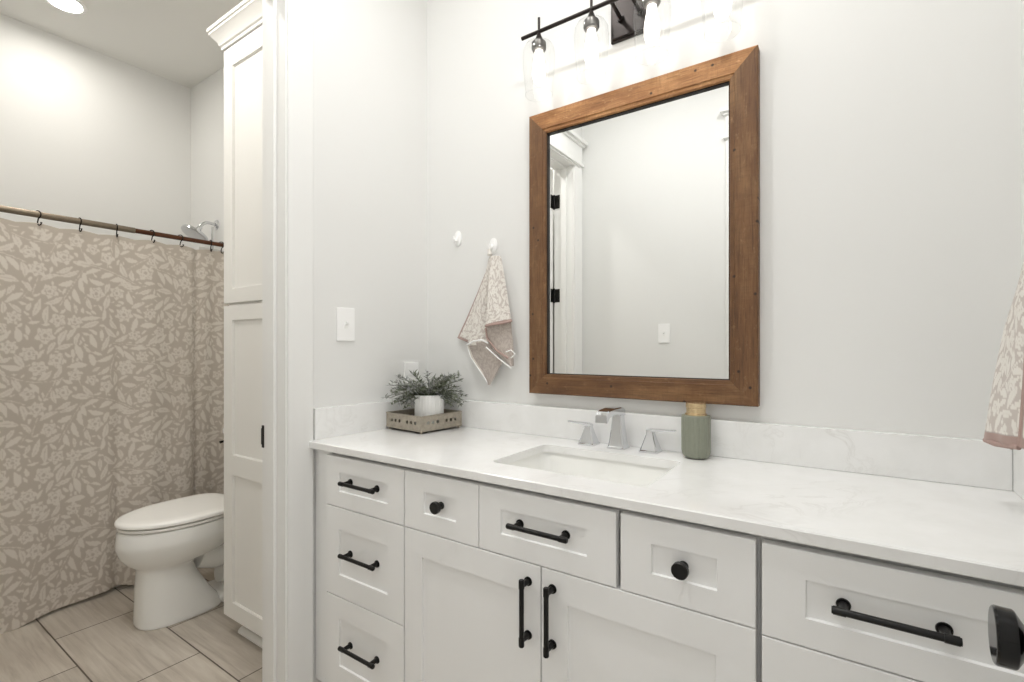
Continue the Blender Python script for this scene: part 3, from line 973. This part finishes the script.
# woven floral pattern drawn into an array (wraps round): 0 ground .. 1 motif
def motif_tile(size_m, n, seed, leaves, flowers, leaf_l, leaf_w, stems=10):
    r = np.random.default_rng(seed)
    T = np.zeros((n, n), np.float32)
    px = size_m / n
    def stamp(cx, cy, rad, fn):
        k = int(rad / px) + 2
        ci, cj = int(cx / px), int(cy / px)
        I = np.arange(ci - k, ci + k + 1); J = np.arange(cj - k, cj + k + 1)
        X = (I * px)[:, None] - cx; Y = (J * px)[None, :] - cy
        X, Y = np.broadcast_arrays(X, Y)
        sub = T[np.ix_(I % n, J % n)]
        T[np.ix_(I % n, J % n)] = fn(X, Y, sub)
    gap = leaf_w * .15
    def a_leaf(cx, cy, ang, L, w, vein=True, curve=0.0, free=.04):
        """returns False (and draws nothing) where the ground is already taken"""
        c, s_ = math.cos(ang), math.sin(ang)
        k = int(L * .62 / px) + 2
        I = np.arange(int(cx / px) - k, int(cx / px) + k + 1); J = np.arange(int(cy / px) - k, int(cy / px) + k + 1)
        X = (I * px)[:, None] - cx; Y = (J * px)[None, :] - cy
        u = X * c + Y * s_
        v_ = -X * s_ + Y * c - curve * L * ((u / (L / 2)) ** 2)
        uu = u / (L / 2 + gap)
        outer = np.abs(v_) < (w / 2 + gap) * np.clip(1 - np.abs(uu) ** 2.4, 0, 1)
        ix = np.ix_(I % n, J % n)
        sub = T[ix]
        if (sub[outer] > .1).mean() > free:
            return False
        u = u / (L / 2)
        msk = (np.abs(v_) < w / 2 * np.clip(1 - np.abs(u) ** 2.1, 0, 1) * (1 - .22 * u)) & (np.abs(u) < 1)
        sub = sub.copy()
        sub[msk] = 1
        if vein:
            sub[msk & (np.abs(v_) < max(.06 * w, .6 * px)) & (np.abs(u + .1) < .7)] = .35
        T[ix] = sub
        return True
    def a_flower(cx, cy, R, pet, ph):
        def fn(X, Y, sub):
            if (sub[np.hypot(X, Y) < R * 1.1] > .1).mean() > .02:
                return sub
            rr = np.hypot(X, Y); th = np.arctan2(Y, X) + ph
            lim = R * (.86 + .14 * np.cos(pet * th))
            out = sub.copy()
            out[rr < lim] = 1
            seam = np.abs(np.sin(pet / 2 * (th + .25 * rr / R))) * rr
            out[(seam < .9 * px + .012 * R) & (rr > R * .36) & (rr < lim)] = .1
            lim2 = R * (.50 + .08 * np.cos(pet * th + PI))
            out[(np.abs(rr - lim2) < .7 * px) & (rr < lim)] = .1
            out[(rr < R * .20)] = .15
            return out
        stamp(cx, cy, R * 1.25, fn)
    for _ in range(flowers * 4):
        x, y = r.random(2) * size_m
        a_flower(x, y, leaf_l * r.uniform(.34, .52), int(r.integers(5, 8)), r.random() * 6)
    for _ in range(stems):                                  # sprigs: a curved stem with paired leaves
        x, y = r.random(2) * size_m
        a_ = r.random() * 2 * PI; cur = r.uniform(-8, 8)
        stp = leaf_l * .36
        for k in range(7):
            x += stp * math.cos(a_); y += stp * math.sin(a_); a_ += cur * stp * .6
            if not a_leaf(x, y, a_, stp * 1.35, leaf_w * .17, False, 0, .2):
                break
            for sg in (-1, 1):
                b_ = a_ + sg * r.uniform(.6, .9)
                L = leaf_l * r.uniform(.75, 1.1)
                a_leaf(x + L * .56 * math.cos(b_), y + L * .56 * math.sin(b_), b_, L, leaf_w * r.uniform(.75, 1.0), r.random() < .6, sg * .10, .07)
        a_leaf(x + leaf_l * .6 * math.cos(a_), y + leaf_l * .6 * math.sin(a_), a_, leaf_l, leaf_w)
    for sc_, cnt in ((1.0, leaves * 4), (.8, leaves * 6), (.62, leaves * 8), (.42, leaves * 10), (.28, leaves * 10)):
        for _ in range(cnt):
            x, y = r.random(2) * size_m
            a_leaf(x, y, r.random() * 2 * PI, leaf_l * sc_ * r.uniform(.85, 1.1), leaf_w * (sc_ ** .8) * r.uniform(.75, 1.05), sc_ > .5 and r.random() < .6, r.uniform(-.10, .10))
    return T
def sample(T, size_m, U, W):
    n = T.shape[0]
    fu = (U / size_m * n) % n; fw = (W / size_m * n) % n
    i = fu.astype(int) % n; j = fw.astype(int) % n
    return T[i, j]
TOWEL_T = 1 - motif_tile(.20, 200, 3, 30, 6, .038, .0130, 6)

def panel(mb, Lf, Rt, n=110, mcols=56, hem=None, bulge=.0, seed=0, pat=True, wave=.0):
    """cloth panel between two 3-D edge polylines (same count), bulged along the given vector"""
    Lf = np.array(Lf, float); Rt = np.array(Rt, float)
    tt = np.linspace(0, 1, len(Lf)); q = np.linspace(0, 1, n)
    def smooth(P):
        return np.stack([np.interp(q, tt, P[:, k]) for k in range(3)], 1)
    def rnd(P):
        out = P.copy()
        for _ in range(24):
            out[1:-1] = .25 * out[:-2] + .5 * out[1:-1] + .25 * out[2:]
        return out
    a_, b_ = rnd(smooth(Lf)), rnd(smooth(Rt))
    s_ = np.linspace(0, 1, mcols)
    G = a_[:, None, :] * (1 - s_)[None, :, None] + b_[:, None, :] * s_[None, :, None]
    bl = np.array(bulge, float)
    G += (np.sin(np.pi * s_)[None, :, None] * (.25 + .75 * q)[:, None, None]) * bl
    if wave:
        G += (np.sin(2 * np.pi * s_ * 1.5 + .6)[None, :, None] * q[:, None, None]) * bl / (np.linalg.norm(bl) + 1e-9) * wave
    width = np.linalg.norm(b_ - a_, axis=1)[:, None]
    full = .17
    U = seed * .037 + (s_[None, :] - .5) * (.35 * width + .65 * width.max()) * 1.5
    W = q[:, None] * np.linalg.norm(a_[-1] - a_[0]) + 0 * U
    vals = sample(TOWEL_T, .20, U, W) * .40 if pat else np.zeros((n, mcols))
    if hem:
        for side in hem:
            e = .10
            if side == 'l': vals[:, s_ < e * .9] = .95
            if side == 'r': vals[:, s_ > 1 - e * .9] = .95
            if side == 'b': vals[q > .958, :] = .95
            if side == 'B':
                vals[(q > .86) & (q < .90), :] = 1.0; vals[q > .95, :] = 1.0
    return mb.grid(G, 'pattern', vals)

def solidify(o, th=.003):
    md = o.modifiers.new('thickness', 'SOLIDIFY'); md.thickness = th; md.offset = 0
    return o

def px_at(u, v_, y):
    """a spot on the plane y = const in the direction of the camera's photograph coordinates"""
    t_ = .5993; f_ = 489.04
    dx = -math.sin(t_) + (u - 512) / f_ * math.cos(t_); dy = math.cos(t_) + (u - 512) / f_ * math.sin(t_)
    k = y / dy
    return (k * dx, y, 1.2 - (v_ - 348.27) / f_ * k)

tw = thing('hand_towel', 'small floral hand towel with mauve hems hanging left of the mirror', 'towel', (-1.075, 1.44, 1.575))
Q = px_at
m = MB()
# back leaf at the left
panel(m, [Q(490, 262, 1.440), Q(478, 292, 1.443), Q(466, 320, 1.445), Q(457.5, 338, 1.446)],
         [Q(493, 262, 1.436), Q(489, 295, 1.436), Q(486, 325, 1.438), Q(478, 346, 1.440)], hem='lb', bulge=(0, -.006, 0), seed=1)
# middle fold
panel(m, [Q(489, 258, 1.432), Q(483, 285, 1.428), Q(474, 318, 1.424), Q(467, 346, 1.424)],
         [Q(495, 256, 1.436), Q(494, 288, 1.446), Q(493, 320, 1.446), Q(490, 344, 1.440)], hem='', bulge=(0, -.012, 0), seed=4)
# right fold
panel(m, [Q(491, 256, 1.414), Q(488.5, 285, 1.392), Q(487, 308, 1.382), Q(485.5, 327, 1.380)],
         [Q(501, 256, 1.430), Q(506, 285, 1.424), Q(509, 306, 1.418), Q(511.5, 321, 1.416)], hem='b', bulge=(0, -.016, 0), seed=7)
solidify(m.build('towel_front', 'towel_fabric', tw, recalc=False))
m = MB()
# turned up reverse of the middle fold, ending in a point
panel(m, [Q(467, 344, 1.426), Q(472, 358, 1.430), Q(481, 371, 1.432), Q(488.5, 384, 1.432)],
         [Q(487, 341, 1.416), Q(497, 354, 1.418), Q(502, 363, 1.424), Q(490, 385, 1.430)], hem='l', bulge=(0, -.006, 0), seed=2)
# reverse of the right fold
panel(m, [Q(486, 327, 1.392), Q(488, 340, 1.402), Q(498, 354, 1.410), Q(511, 366, 1.411)],
         [Q(511, 321, 1.420), Q(512, 334, 1.420), Q(513.5, 350, 1.418), Q(513.5, 366, 1.414)], hem='', bulge=(0, -.008, 0), seed=5)
solidify(m.build('towel_reverse', 'towel_reverse', tw, recalc=False))
m = MB()
m.tube([Q(485.5, 326, 1.378), Q(494, 324, 1.378), Q(503, 323, 1.392), Q(512, 320.5, 1.410)], .0042, 10)
m.tube([Q(485.5, 328, 1.388), Q(487, 338, 1.396), Q(496, 350, 1.404), Q(508, 358, 1.404)], .0036, 10)
m.build('towel_hem', 'towel_hem', tw)
m = MB()
m.tube([Q(467, 345, 1.418), Q(474, 341, 1.408), Q(482, 340, 1.404), Q(488, 343, 1.408)], .0032, 10)
m.tube([Q(467, 346, 1.420), Q(471, 358, 1.424), Q(480, 371, 1.428), Q(488.5, 384, 1.428)], .0022, 10)
m.tube([Q(486, 347, 1.402), Q(498, 358, 1.404), Q(511, 368, 1.407)], .0024, 10)
m.tube([Q(506, 352, 1.404), Q(511, 350, 1.402), Q(515, 354, 1.404), Q(511, 358, 1.404)], .0022, 10)
hm = m.build('towel_piping', 'white_plastic', tw)
m = MB()
m.tube([(-1.078, 1.4275, 1.562), (-1.076, 1.430, 1.552), (-1.074, 1.428, 1.540)], [.0055, .007, .009], 10)
m.build('hanging_loop', 'towel_fabric', tw)

# towel on the right wall
def hook_right():
    o = thing('wall_hook', 'white adhesive hook holding the towel on the right wall', 'hook', (XR, 1.235, 1.42), 'white adhesive wall hooks')
    m = MB()
    def oval(x, a, b): return [(x, 1.235 + a * math.cos(2 * PI * k / 28), 1.42 + b * math.sin(2 * PI * k / 28)) for k in range(28)]
    m.loft([oval(XR - .0003, .0175, .030), oval(XR - .004, .0175, .030), oval(XR - .007, .0150, .0265), oval(XR - .009, .010, .019), oval(XR - .0095, .004, .008)])
    m.build('hook_plate', 'white_plastic', o)
    m = MB()
    m.tube([(XR - .005, 1.235, 1.424), (XR - .012, 1.235, 1.414), (XR - .020, 1.235, 1.408), (XR - .028, 1.235, 1.410), (XR - .031, 1.235, 1.422)], .005, 10)
    m.build('hook_arm', 'white_plastic', o)
hook_right()
t2 = thing('hand_towel', 'floral hand towel with mauve hem at the right edge of the photo', 'towel', (.28, 1.235, 1.41))
m = MB()
# front fold bulging into the room, then the pieces that fall towards the camera and the wall
panel(m, [Q(1026, 255, 1.258), Q(1019, 285, 1.266), Q(1005, 330, 1.272), Q(994, 385, 1.278), Q(985.5, 440, 1.282)],
         [Q(1032, 255, 1.245), Q(1029, 285, 1.232), Q(1027, 330, 1.222), Q(1024, 385, 1.212), Q(1019, 447, 1.205)], hem='b', bulge=(-.006, -.003, 0), seed=3, wave=.003)
panel(m, [Q(1032, 255, 1.246), Q(1029, 285, 1.233), Q(1027, 330, 1.223), Q(1024, 385, 1.213), Q(1019, 447, 1.206)],
         [(.292, 1.228, 1.400), (.297, 1.19, 1.32), (.299, 1.165, 1.22), (.299, 1.145, 1.12), (.299, 1.13, 1.016)], hem='lb', bulge=(-.004, -.008, 0), seed=6)
panel(m, [(.280, 1.245, 1.405), (.270, 1.265, 1.29), (.262, 1.28, 1.14), (.256, 1.285, 1.01)],
         [(.296, 1.245, 1.405), (.299, 1.29, 1.29), (.300, 1.32, 1.14), (.300, 1.34, 1.015)], hem='b', bulge=(-.006, .006, 0), seed=9)
solidify(m.build('towel_front', 'towel_fabric', t2, recalc=False))
m = MB()
m.tube([Q(985.5, 440, 1.280), Q(995, 444, 1.245), Q(1007, 446, 1.222), Q(1019, 447.5, 1.203)], .0045, 10)
m.tube([Q(1027, 330, 1.221), Q(1024, 385, 1.211), Q(1019, 447, 1.204)], .0024, 8)
m.build('towel_hem', 'towel_hem', t2)
m = MB()
m.tube([(.276, 1.235, 1.418), (.272, 1.235, 1.405), (.276, 1.235, 1.39)], [.005, .008, .012], 10)
m.build('hanging_loop', 'towel_fabric', t2)

# ---------------------------------------------------------------- linen tower
TX0, TX1, TY, TZ = -2.163, -1.572, 1.0143, 2.452
lt = thing('linen_cabinet', 'tall white shaker linen cabinet with crown moulding beside the toilet', 'cabinet', (-1.87, 1.24, 0))
m = MB()
m.box(TX0, TX1, TY + .0215, YW - .001, .082, TZ, .001)
m.box(TX0 + .012, TX1, TY + .110, YW - .001, 0.0005, .082)
m.build('cabinet_body', 'tower_paint', lt)
def tower_door(z0, z1, splits):
    m = MB()
    x0, x1 = TX0 + .002, TX1 - .006
    # outer slab with chamfer plus recessed panels: build as stiles, rails and panels in one mesh
    st = .072
    yb = TY + .0205
    m.box(x0, x0 + st, TY, yb, z0, z1, .0012); m.box(x1 - st, x1, TY, yb, z0, z1, .0012)
    for a_, b_ in splits:
        m.box(x0 + st - .0005, x1 - st + .0005, TY + .0002, yb, a_, b_, .0005)
    m.box(x0 + st - .002, x1 - st + .002, TY + .0085, yb - .001, z0 + .02, z1 - .02)
    for (a_, b_), (c2, d2_) in zip(splits, splits[1:]):          # small inner bead of every panel
        for p in ((x0 + st, b_, x1 - st, b_ + .003), (x0 + st, c2 - .003, x1 - st, c2), (x0 + st, b_, x0 + st + .003, c2), (x1 - st - .003, b_, x1 - st, c2)):
            m.box(p[0], p[2], TY + .004, yb - .002, p[1], p[3], .0008)
    return m.build('door', 'tower_paint', lt)
tower_door(1.388, TZ - .004, [(1.388, 1.446), (TZ - .085, TZ - .004)])
tower_door(.083, 1.376, [(.083, .151), (.678, .760), (1.316, 1.376)])
m = MB()
prof = [(0, -.002), (.006, 0), (.006, .012), (.012, .016), (.017, .030), (.028, .044), (.036, .054), (.041, .058), (.041, .068), (.046, .070), (.046, .084), (.0, .084)]
rings = []
for d_, z_ in prof:
    z = TZ + z_
    rings.append([(TX0 - d_, YW - .001, z), (TX0 - d_, TY - d_, z), (TX1, TY - d_, z)])
R = [[m.bm.verts.new(p) for p in r] for r in rings]
for a_, b_ in zip(R, R[1:]):
    for i in range(2):
        m.bm.faces.new((a_[i], a_[i + 1], b_[i + 1], b_[i]))
m.bm.faces.new((R[-1][0], R[-1][1], R[-1][2], m.bm.verts.new((TX1, YW - .001, TZ + .084))))
m.build('crown', 'tower_paint', lt)
m = MB()
prof = [(TY + .056, .0005)] + [(TY + .056 - .020 * math.sin(a_), .0005 + .020 * math.cos(a_)) for a_ in np.linspace(0, PI / 2, 8)]
m.prism(prof, 'x', -2.118, TX1)
m.build('shoe_moulding', 'tower_paint', lt)

# ---------------------------------------------------------------- toilet
TC = -2.512
to = thing('toilet', 'white elongated floor standing toilet between the curtain and the cabinet', 'toilet', (TC, 1.1, 0))
def egg(yf, yb, hw, z, n=48, pf=2.0, pb=2.6, yc=None):
    yc = yb - (yb - yf) * .46 if yc is None else yc
    P = []
    for k in range(n):
        a_ = 2 * PI * k / n
        c_, s_ = math.cos(a_), math.sin(a_)
        p = pf if s_ < 0 else pb
        x = hw * math.copysign(abs(c_) ** (2 / p), c_)
        y = (yc - yf if s_ < 0 else yb - yc) * math.copysign(abs(s_) ** (2 / p), s_)
        P.append((TC + x, yc + y, z))
    return P
m = MB()
m.loft([egg(.823, 1.15, .106, .0005, pf=2.6, pb=3.2), egg(.818, 1.155, .110, .012, pf=2.6, pb=3.2), egg(.820, 1.10, .101, .09, pf=2.5), egg(.822, 1.05, .094, .18, pf=2.4), egg(.826, 1.03, .092, .235, pf=2.2),
        egg(.816, 1.06, .103, .256), egg(.788, 1.16, .134, .278), egg(.764, 1.205, .160, .312), egg(.752, 1.22, .177, .352), egg(.754, 1.225, .182, .375), egg(.758, 1.228, .181, .415), egg(.766, 1.226, .179, .424), egg(.772, 1.220, .172, .427),
        ])
m.build('bowl', 'porcelain', to, sharp=50)
m = MB()                                           # trapway bulge and rear foot
m.tube([(TC, 1.06, .245), (TC, 1.13, .225), (TC, 1.20, .225), (TC, 1.29, .25)], [.07, .076, .078, .07], 24)
m.tube([(TC, 1.16, .12), (TC, 1.24, .10), (TC, 1.33, .10)], [.05, .07, .075], 24)
m.box(TC - .12, TC + .12, 1.225, 1.40, .31, .412, .03, 4)
m.box(TC - .10, TC + .10, 1.12, 1.34, .0005, .05, .02, 4)
m.build('trapway', 'porcelain', to, sharp=50)
m = MB()
m.loft([egg(.762, 1.205, .1775, .4295), egg(.758, 1.208, .1815, .433), egg(.758, 1.208, .1815, .440), egg(.762, 1.205, .178, .4435)])
m.build('seat', 'seat_plastic', to, sharp=50)
m = MB()
m.loft([egg(.757, 1.214, .1815, .4475, pb=4), egg(.752, 1.218, .186, .451, pb=4), egg(.752, 1.218, .186, .460, pb=4), egg(.757, 1.213, .182, .4665, pb=4), egg(.775, 1.20, .168, .4705, pb=4), egg(.82, 1.17, .13, .4725, pb=4)])
m.build('lid', 'seat_plastic', to, sharp=50)
for s_ in (-1, 1):
    m = MB(); m.tube([(TC + s_ * .075 - .022, 1.222, .450), (TC + s_ * .075 + .022, 1.222, .450)], .0115, 14)
    m.box(TC + s_ * .075 - .02, TC + s_ * .075 + .02, 1.21, 1.236, .426, .448, .004)
    m.build('hinge', 'seat_plastic', to)
m = MB()
def trect(hx, y0, y1, z, r=.035): return [(TC + x, y, z) for x, y in rrect(-hx, hx, y0, y1, r)]
m.loft([trect(.150, 1.280, 1.44, .412), trect(.160, 1.272, 1.445, .44), trect(.172, 1.262, 1.448, .60), trect(.178, 1.257, 1.450, .755)])
tk = m.build('tank', 'porcelain', to, sharp=50)
m = MB()
m.loft([trect(0.182, 1.252, 1.4525, .7555), trect(0.186, 1.248, 1.4535, .762), trect(0.186, 1.248, 1.4535, .782), trect(0.179, 1.255, 1.450, .790)])
m.build('tank_lid', 'porcelain', to, sharp=50)
m = MB()
m.tube([(TC - .175, 1.285, .712), (TC - .192, 1.285, .712)], .013, 14)
m.tube([(TC - .189, 1.288, .712), (TC - .192, 1.262, .710), (TC - .193, 1.250, .708)], [.006, .006, .0075], 12)
m.build('flush_lever', 'hook_metal', to)

# ---------------------------------------------------------------- bathtub behind the curtain
tb = thing('bathtub', 'white bathtub behind the closed shower curtain', 'bathtub', (-3.25, .7, 0))
m = MB()
ox0, ox1, oy0, oy1 = XS + .002, -3.03, YT + .002, YW - .002
rings = [[(x, y, z) for x, y in rrect(ox0, ox1, oy0, oy1, .012)] for z in (.0005, .48)]
rings.append([(x, y, .49) for x, y in rrect(ox0 + .006, ox1 - .006, oy0 + .006, oy1 - .006, .012)])
for ins, z in ((.06, .49), (.07, .48), (.10, .2), (.15, .12), (.2, .11)):
    rings.append([(x, y, z) for x, y in rrect(ox0 + ins, ox1 - ins, oy0 + ins, oy1 - ins, .06 if ins < .19 else .03)])
m.loft(rings)
m.build('tub_body', 'porcelain', tb, sharp=45)

# ---------------------------------------------------------------- shower curtain
CXP = -2.945
def rod_z(y): return 1.790
CU_Y0, CU_Y1, CU_ZT = -.06, 1.415, 1.752
HOOK_Y = [.459, .601, .744, .884, 1.030, 1.160, 1.312, 1.368]
HOOK_Y = [.03, .17, .315] + HOOK_Y
CT_T = motif_tile(.62, 330, 11, 80, 9, .080, .0265, 22)
def curtain():
    ny, nz = 470, 410
    yy = np.linspace(0, 1, ny)[None, :]
    zz = np.linspace(0, 1, nz)[:, None]
    y = CU_Y0 + (CU_Y1 - CU_Y0) * yy + 0 * zz
    hy = np.array(HOOK_Y)
    dist = np.min(np.abs(y[0][:, None] - hy[None, :]), axis=1)
    sag = .009 * np.clip(dist / .07, 0, 1) ** 1.5
    hem = .012 + .012 * np.sin(y * 9.0 + .5) + .006 * np.sin(y * 23)
    top = CU_ZT - sag[None, :]
    z = hem * zz + top * (1 - zz)
    k = zz                                  # 0 top .. 1 bottom
    amp = .006 + .020 * k ** 1.3
    right = 1 / (1 + np.exp(-(y - .95) / .07))
    f1 = np.sin(y * 13.0 + .8 * np.sin(y * 4) + .9)
    f2 = np.sin(y * 31.0 + 1.7 + .5 * k)
    x = CXP + amp * f1 * (.75 + .35 * right) + (.003 + .010 * right) * f2 * (.5 + .6 * k)
    x += .010 * np.exp(-((y - 1.30) / .03) ** 2) - .030 * np.exp(-((y - 1.245) / .022) ** 2) * (.4 + .6 * k) + .012 * k * np.exp(-((y - .84) / .03) ** 2)
    x += -.020 * np.exp(-((y - .90) / .022) ** 2) * k
    arc = np.cumsum(np.hypot(np.diff(y, axis=1, prepend=y[:, :1]), np.diff(x, axis=1, prepend=x[:, :1])), axis=1)
    s_ = arc * 1.06
    vals = sample(CT_T, .62, s_, z)
    vals = np.where(zz < .012, 0.15, vals)
    # soft edges
    vv = vals.copy()
    vv[1:-1, 1:-1] = .5 * vals[1:-1, 1:-1] + .125 * (vals[2:, 1:-1] + vals[:-2, 1:-1] + vals[1:-1, 2:] + vals[1:-1, :-2])
    P = np.stack([x, y, z], -1).reshape(-1, 3)
    idx = np.arange(ny * nz).reshape(nz, ny)
    Fq = np.stack([idx[:-1, :-1], idx[1:, :-1], idx[1:, 1:], idx[:-1, 1:]], -1).reshape(-1, 4)
    me = bpy.data.meshes.new('shower_curtain')
    me.vertices.add(len(P)); me.vertices.foreach_set('co', P.ravel().astype(np.float32))
    me.loops.add(Fq.size); me.loops.foreach_set('vertex_index', Fq.ravel().astype(np.int32))
    me.polygons.add(len(Fq))
    me.polygons.foreach_set('loop_start', np.arange(0, Fq.size, 4, dtype=np.int32))
    me.polygons.foreach_set('use_smooth', np.ones(len(Fq), dtype=bool))
    me.update(calc_edges=True)
    at = me.attributes.new('pattern', 'FLOAT', 'POINT')
    at.data.foreach_set('value', vv.ravel().astype(np.float32))
    me.materials.append(M['curtain_fabric'])
    o = bpy.data.objects.new('shower_curtain', me)
    COL.objects.link(o)
    return o
cu = curtain()
tag(cu, 'greige shower curtain with a pale leaf and flower pattern', 'shower curtain'); recentre(cu, (CXP, .7, 0))
solidify(cu, .0012)

rod = thing('curtain_rod', 'long bronze shower curtain rod above the curtain', 'curtain rod', (CXP, .68, 1.790))
m = MB(); m.tube([(CXP, YT + .002, 1.790), (CXP, .957, 1.790)], .0142, 20)
m.build('outer_tube', 'grey_rod', rod)
m = MB(); m.tube([(CXP, .955, 1.790), (CXP, YW - .003, 1.790)], .0118, 20)
m.build('inner_tube', 'copper_rod', rod)
for y0, y1 in ((YT + .001, YT + .018), (YW - .018, YW - .001)):
    m = MB(); m.tube([(CXP, y0, 1.790), (CXP, y1, 1.790)], .024, 20)
    m.build('end_cap', 'copper_rod', rod)
ordn = ['first', 'second', 'third', 'fourth', 'fifth', 'sixth', 'seventh', 'eighth', 'ninth', 'tenth', 'eleventh']
hk0 = None
vis = [y for y in HOOK_Y if y > .45]
for i, y in enumerate(vis):
    lab = {0: 'dark metal curtain hook cut by the left edge of the photo'}.get(i, 'dark metal S hook on the curtain rod, %s from the left edge' % ordn[i])
    if i == len(vis) - 1: lab = 'dark metal S hook on the curtain rod, closest to the linen cabinet'
    if hk0 is None:
        m = MB()
        pts = []
        r_ = .0165
        for a_ in np.linspace(math.radians(-60), math.radians(200), 14):
            pts.append((CXP - r_ * math.cos(a_) * -1, y, 1.790 + r_ * math.sin(a_)))
        pts = pts[::-1]                                          # over the rod, ending at the room side
        x_, z_ = pts[-1][0], pts[-1][2]
        pts += [(CXP + .004, y, 1.772), (CXP + .000, y, 1.757)]
        for a_ in np.linspace(math.radians(190), math.radians(360), 8):
            pts.append((CXP + .009 + .009 * math.cos(a_), y, 1.752 + .009 * math.sin(a_)))
        m.tube(pts, .0025, 8)
        m.tube([pts[-1], (pts[-1][0] + .0005, y, pts[-1][2] + .004)], [.0042, .0036], 8)
        hk0 = m.build('curtain_hook', 'hook_metal')
        recentre(hk0, (CXP, y, 1.790))
        h_ = hk0
    else:
        h_ = copy_tree(hk0)
        h_.location = (CXP, y, 1.790)
        h_.rotation_euler.z = math.radians([0, 28, 8, -6, 22, 30, -4, 35][i % 8])
    tag(h_, lab, 'curtain hook', 'curtain hooks on the rod')
hk0.rotation_euler.z = 0

# clear liner peeking past the curtain's end
yy = np.linspace(0, 1, 24); zz = np.linspace(0, 1, 60)
G = np.zeros((60, 24, 3))
G[..., 0] = -2.985 + .010 * np.sin(yy * 14)[None, :]
G[..., 1] = 1.27 + .16 * yy[None, :]
G[..., 2] = 1.768 - 1.2 * zz[:, None]
m = MB().grid(G)
lin = m.build('curtain_liner', 'liner', recalc=False)
tag(lin, 'thin white plastic liner hanging behind the shower curtain', 'curtain liner'); recentre(lin, (-2.985, 1.35, .57))

# ---------------------------------------------------------------- shower head
sh = thing('shower', 'chrome shower head on a bent arm high on the shower wall', 'shower head', (-3.19, YW, 1.957))
SHX = -3.19
m = MB(); m.lathe([(.030, -.0005), (.030, -.004), (.024, -.010), (.013, -.014)], (SHX, YW, 1.957), 28, 'y')
m.build('flange', 'chrome', sh)
m = MB()
m.tube([(SHX, YW - .008, 1.957), (SHX, 1.415, 1.960), (SHX, 1.400, 1.960), (SHX, 1.382, 1.950), (SHX, 1.368, 1.935), (SHX, 1.360, 1.920)], .0095, 16)
m.tube([(SHX, 1.363, 1.926), (SHX, 1.353, 1.908)], .014, 16)
m.build('shower_arm', 'chrome', sh)
hd = Vector((SHX, 1.349, 1.902)); ax = Vector((0, -.52, -.85)).normalized()
m = MB()
m.lathe([(.016, -.012), (.022, .000), (.050, .012), (.072, .020), (.075, .026), (.075, .036), (.071, .039), (.066, .0395), (.02, .0385)], (0, 0, 0), 40)
rot = Vector((0, 0, 1)).rotation_difference(ax).to_matrix().to_4x4()
bmesh.ops.transform(m.bm, matrix=Matrix.Translation(hd) @ rot, verts=m.bm.verts)
m.build('spray_head', 'chrome', sh)
m = MB()
m.tube([(SHX + .004, 1.43, 1.94), (SHX + .004, 1.43, 1.80), (SHX + .004, 1.425, 1.62), (SHX + .004, 1.42, 1.40)], .006, 10)
m.build('hose', 'chrome', sh)

# ---------------------------------------------------------------- recessed ceiling lights: one over the tub, the rest added as fill
def can(label, x, y, mat):
    o = thing('recessed_light', label, 'ceiling light', (x, y, ZC), 'recessed ceiling lights')
    m = MB(); m.lathe([(.082, -.0005), (.084, -.004), (.078, -.008), (.066, -.009), (.062, -.004), (.062, -.0005)], (x, y, ZC), 48, cap0=False, cap1=False)
    m.build('trim_ring', 'white_plastic', o)
    m = MB(); m.lathe([(.062, -.0045), (.04, -.0050), (.001, -.0052)], (x, y, ZC), 48)
    m.build('lens', mat, o)
    return o
can('round recessed ceiling light glowing above the tub', -3.165, .745, 'can_glow')
can('unseen round ceiling light added above the toilet as fill', -2.05, .45, 'toilet_fill_glow')
can('unseen round ceiling light added over the drawers as fill', -.95, .66, 'room_fill_glow')
can('unseen round ceiling light added over the right end of the vanity as fill', -.22, .66, 'room_fill_glow')
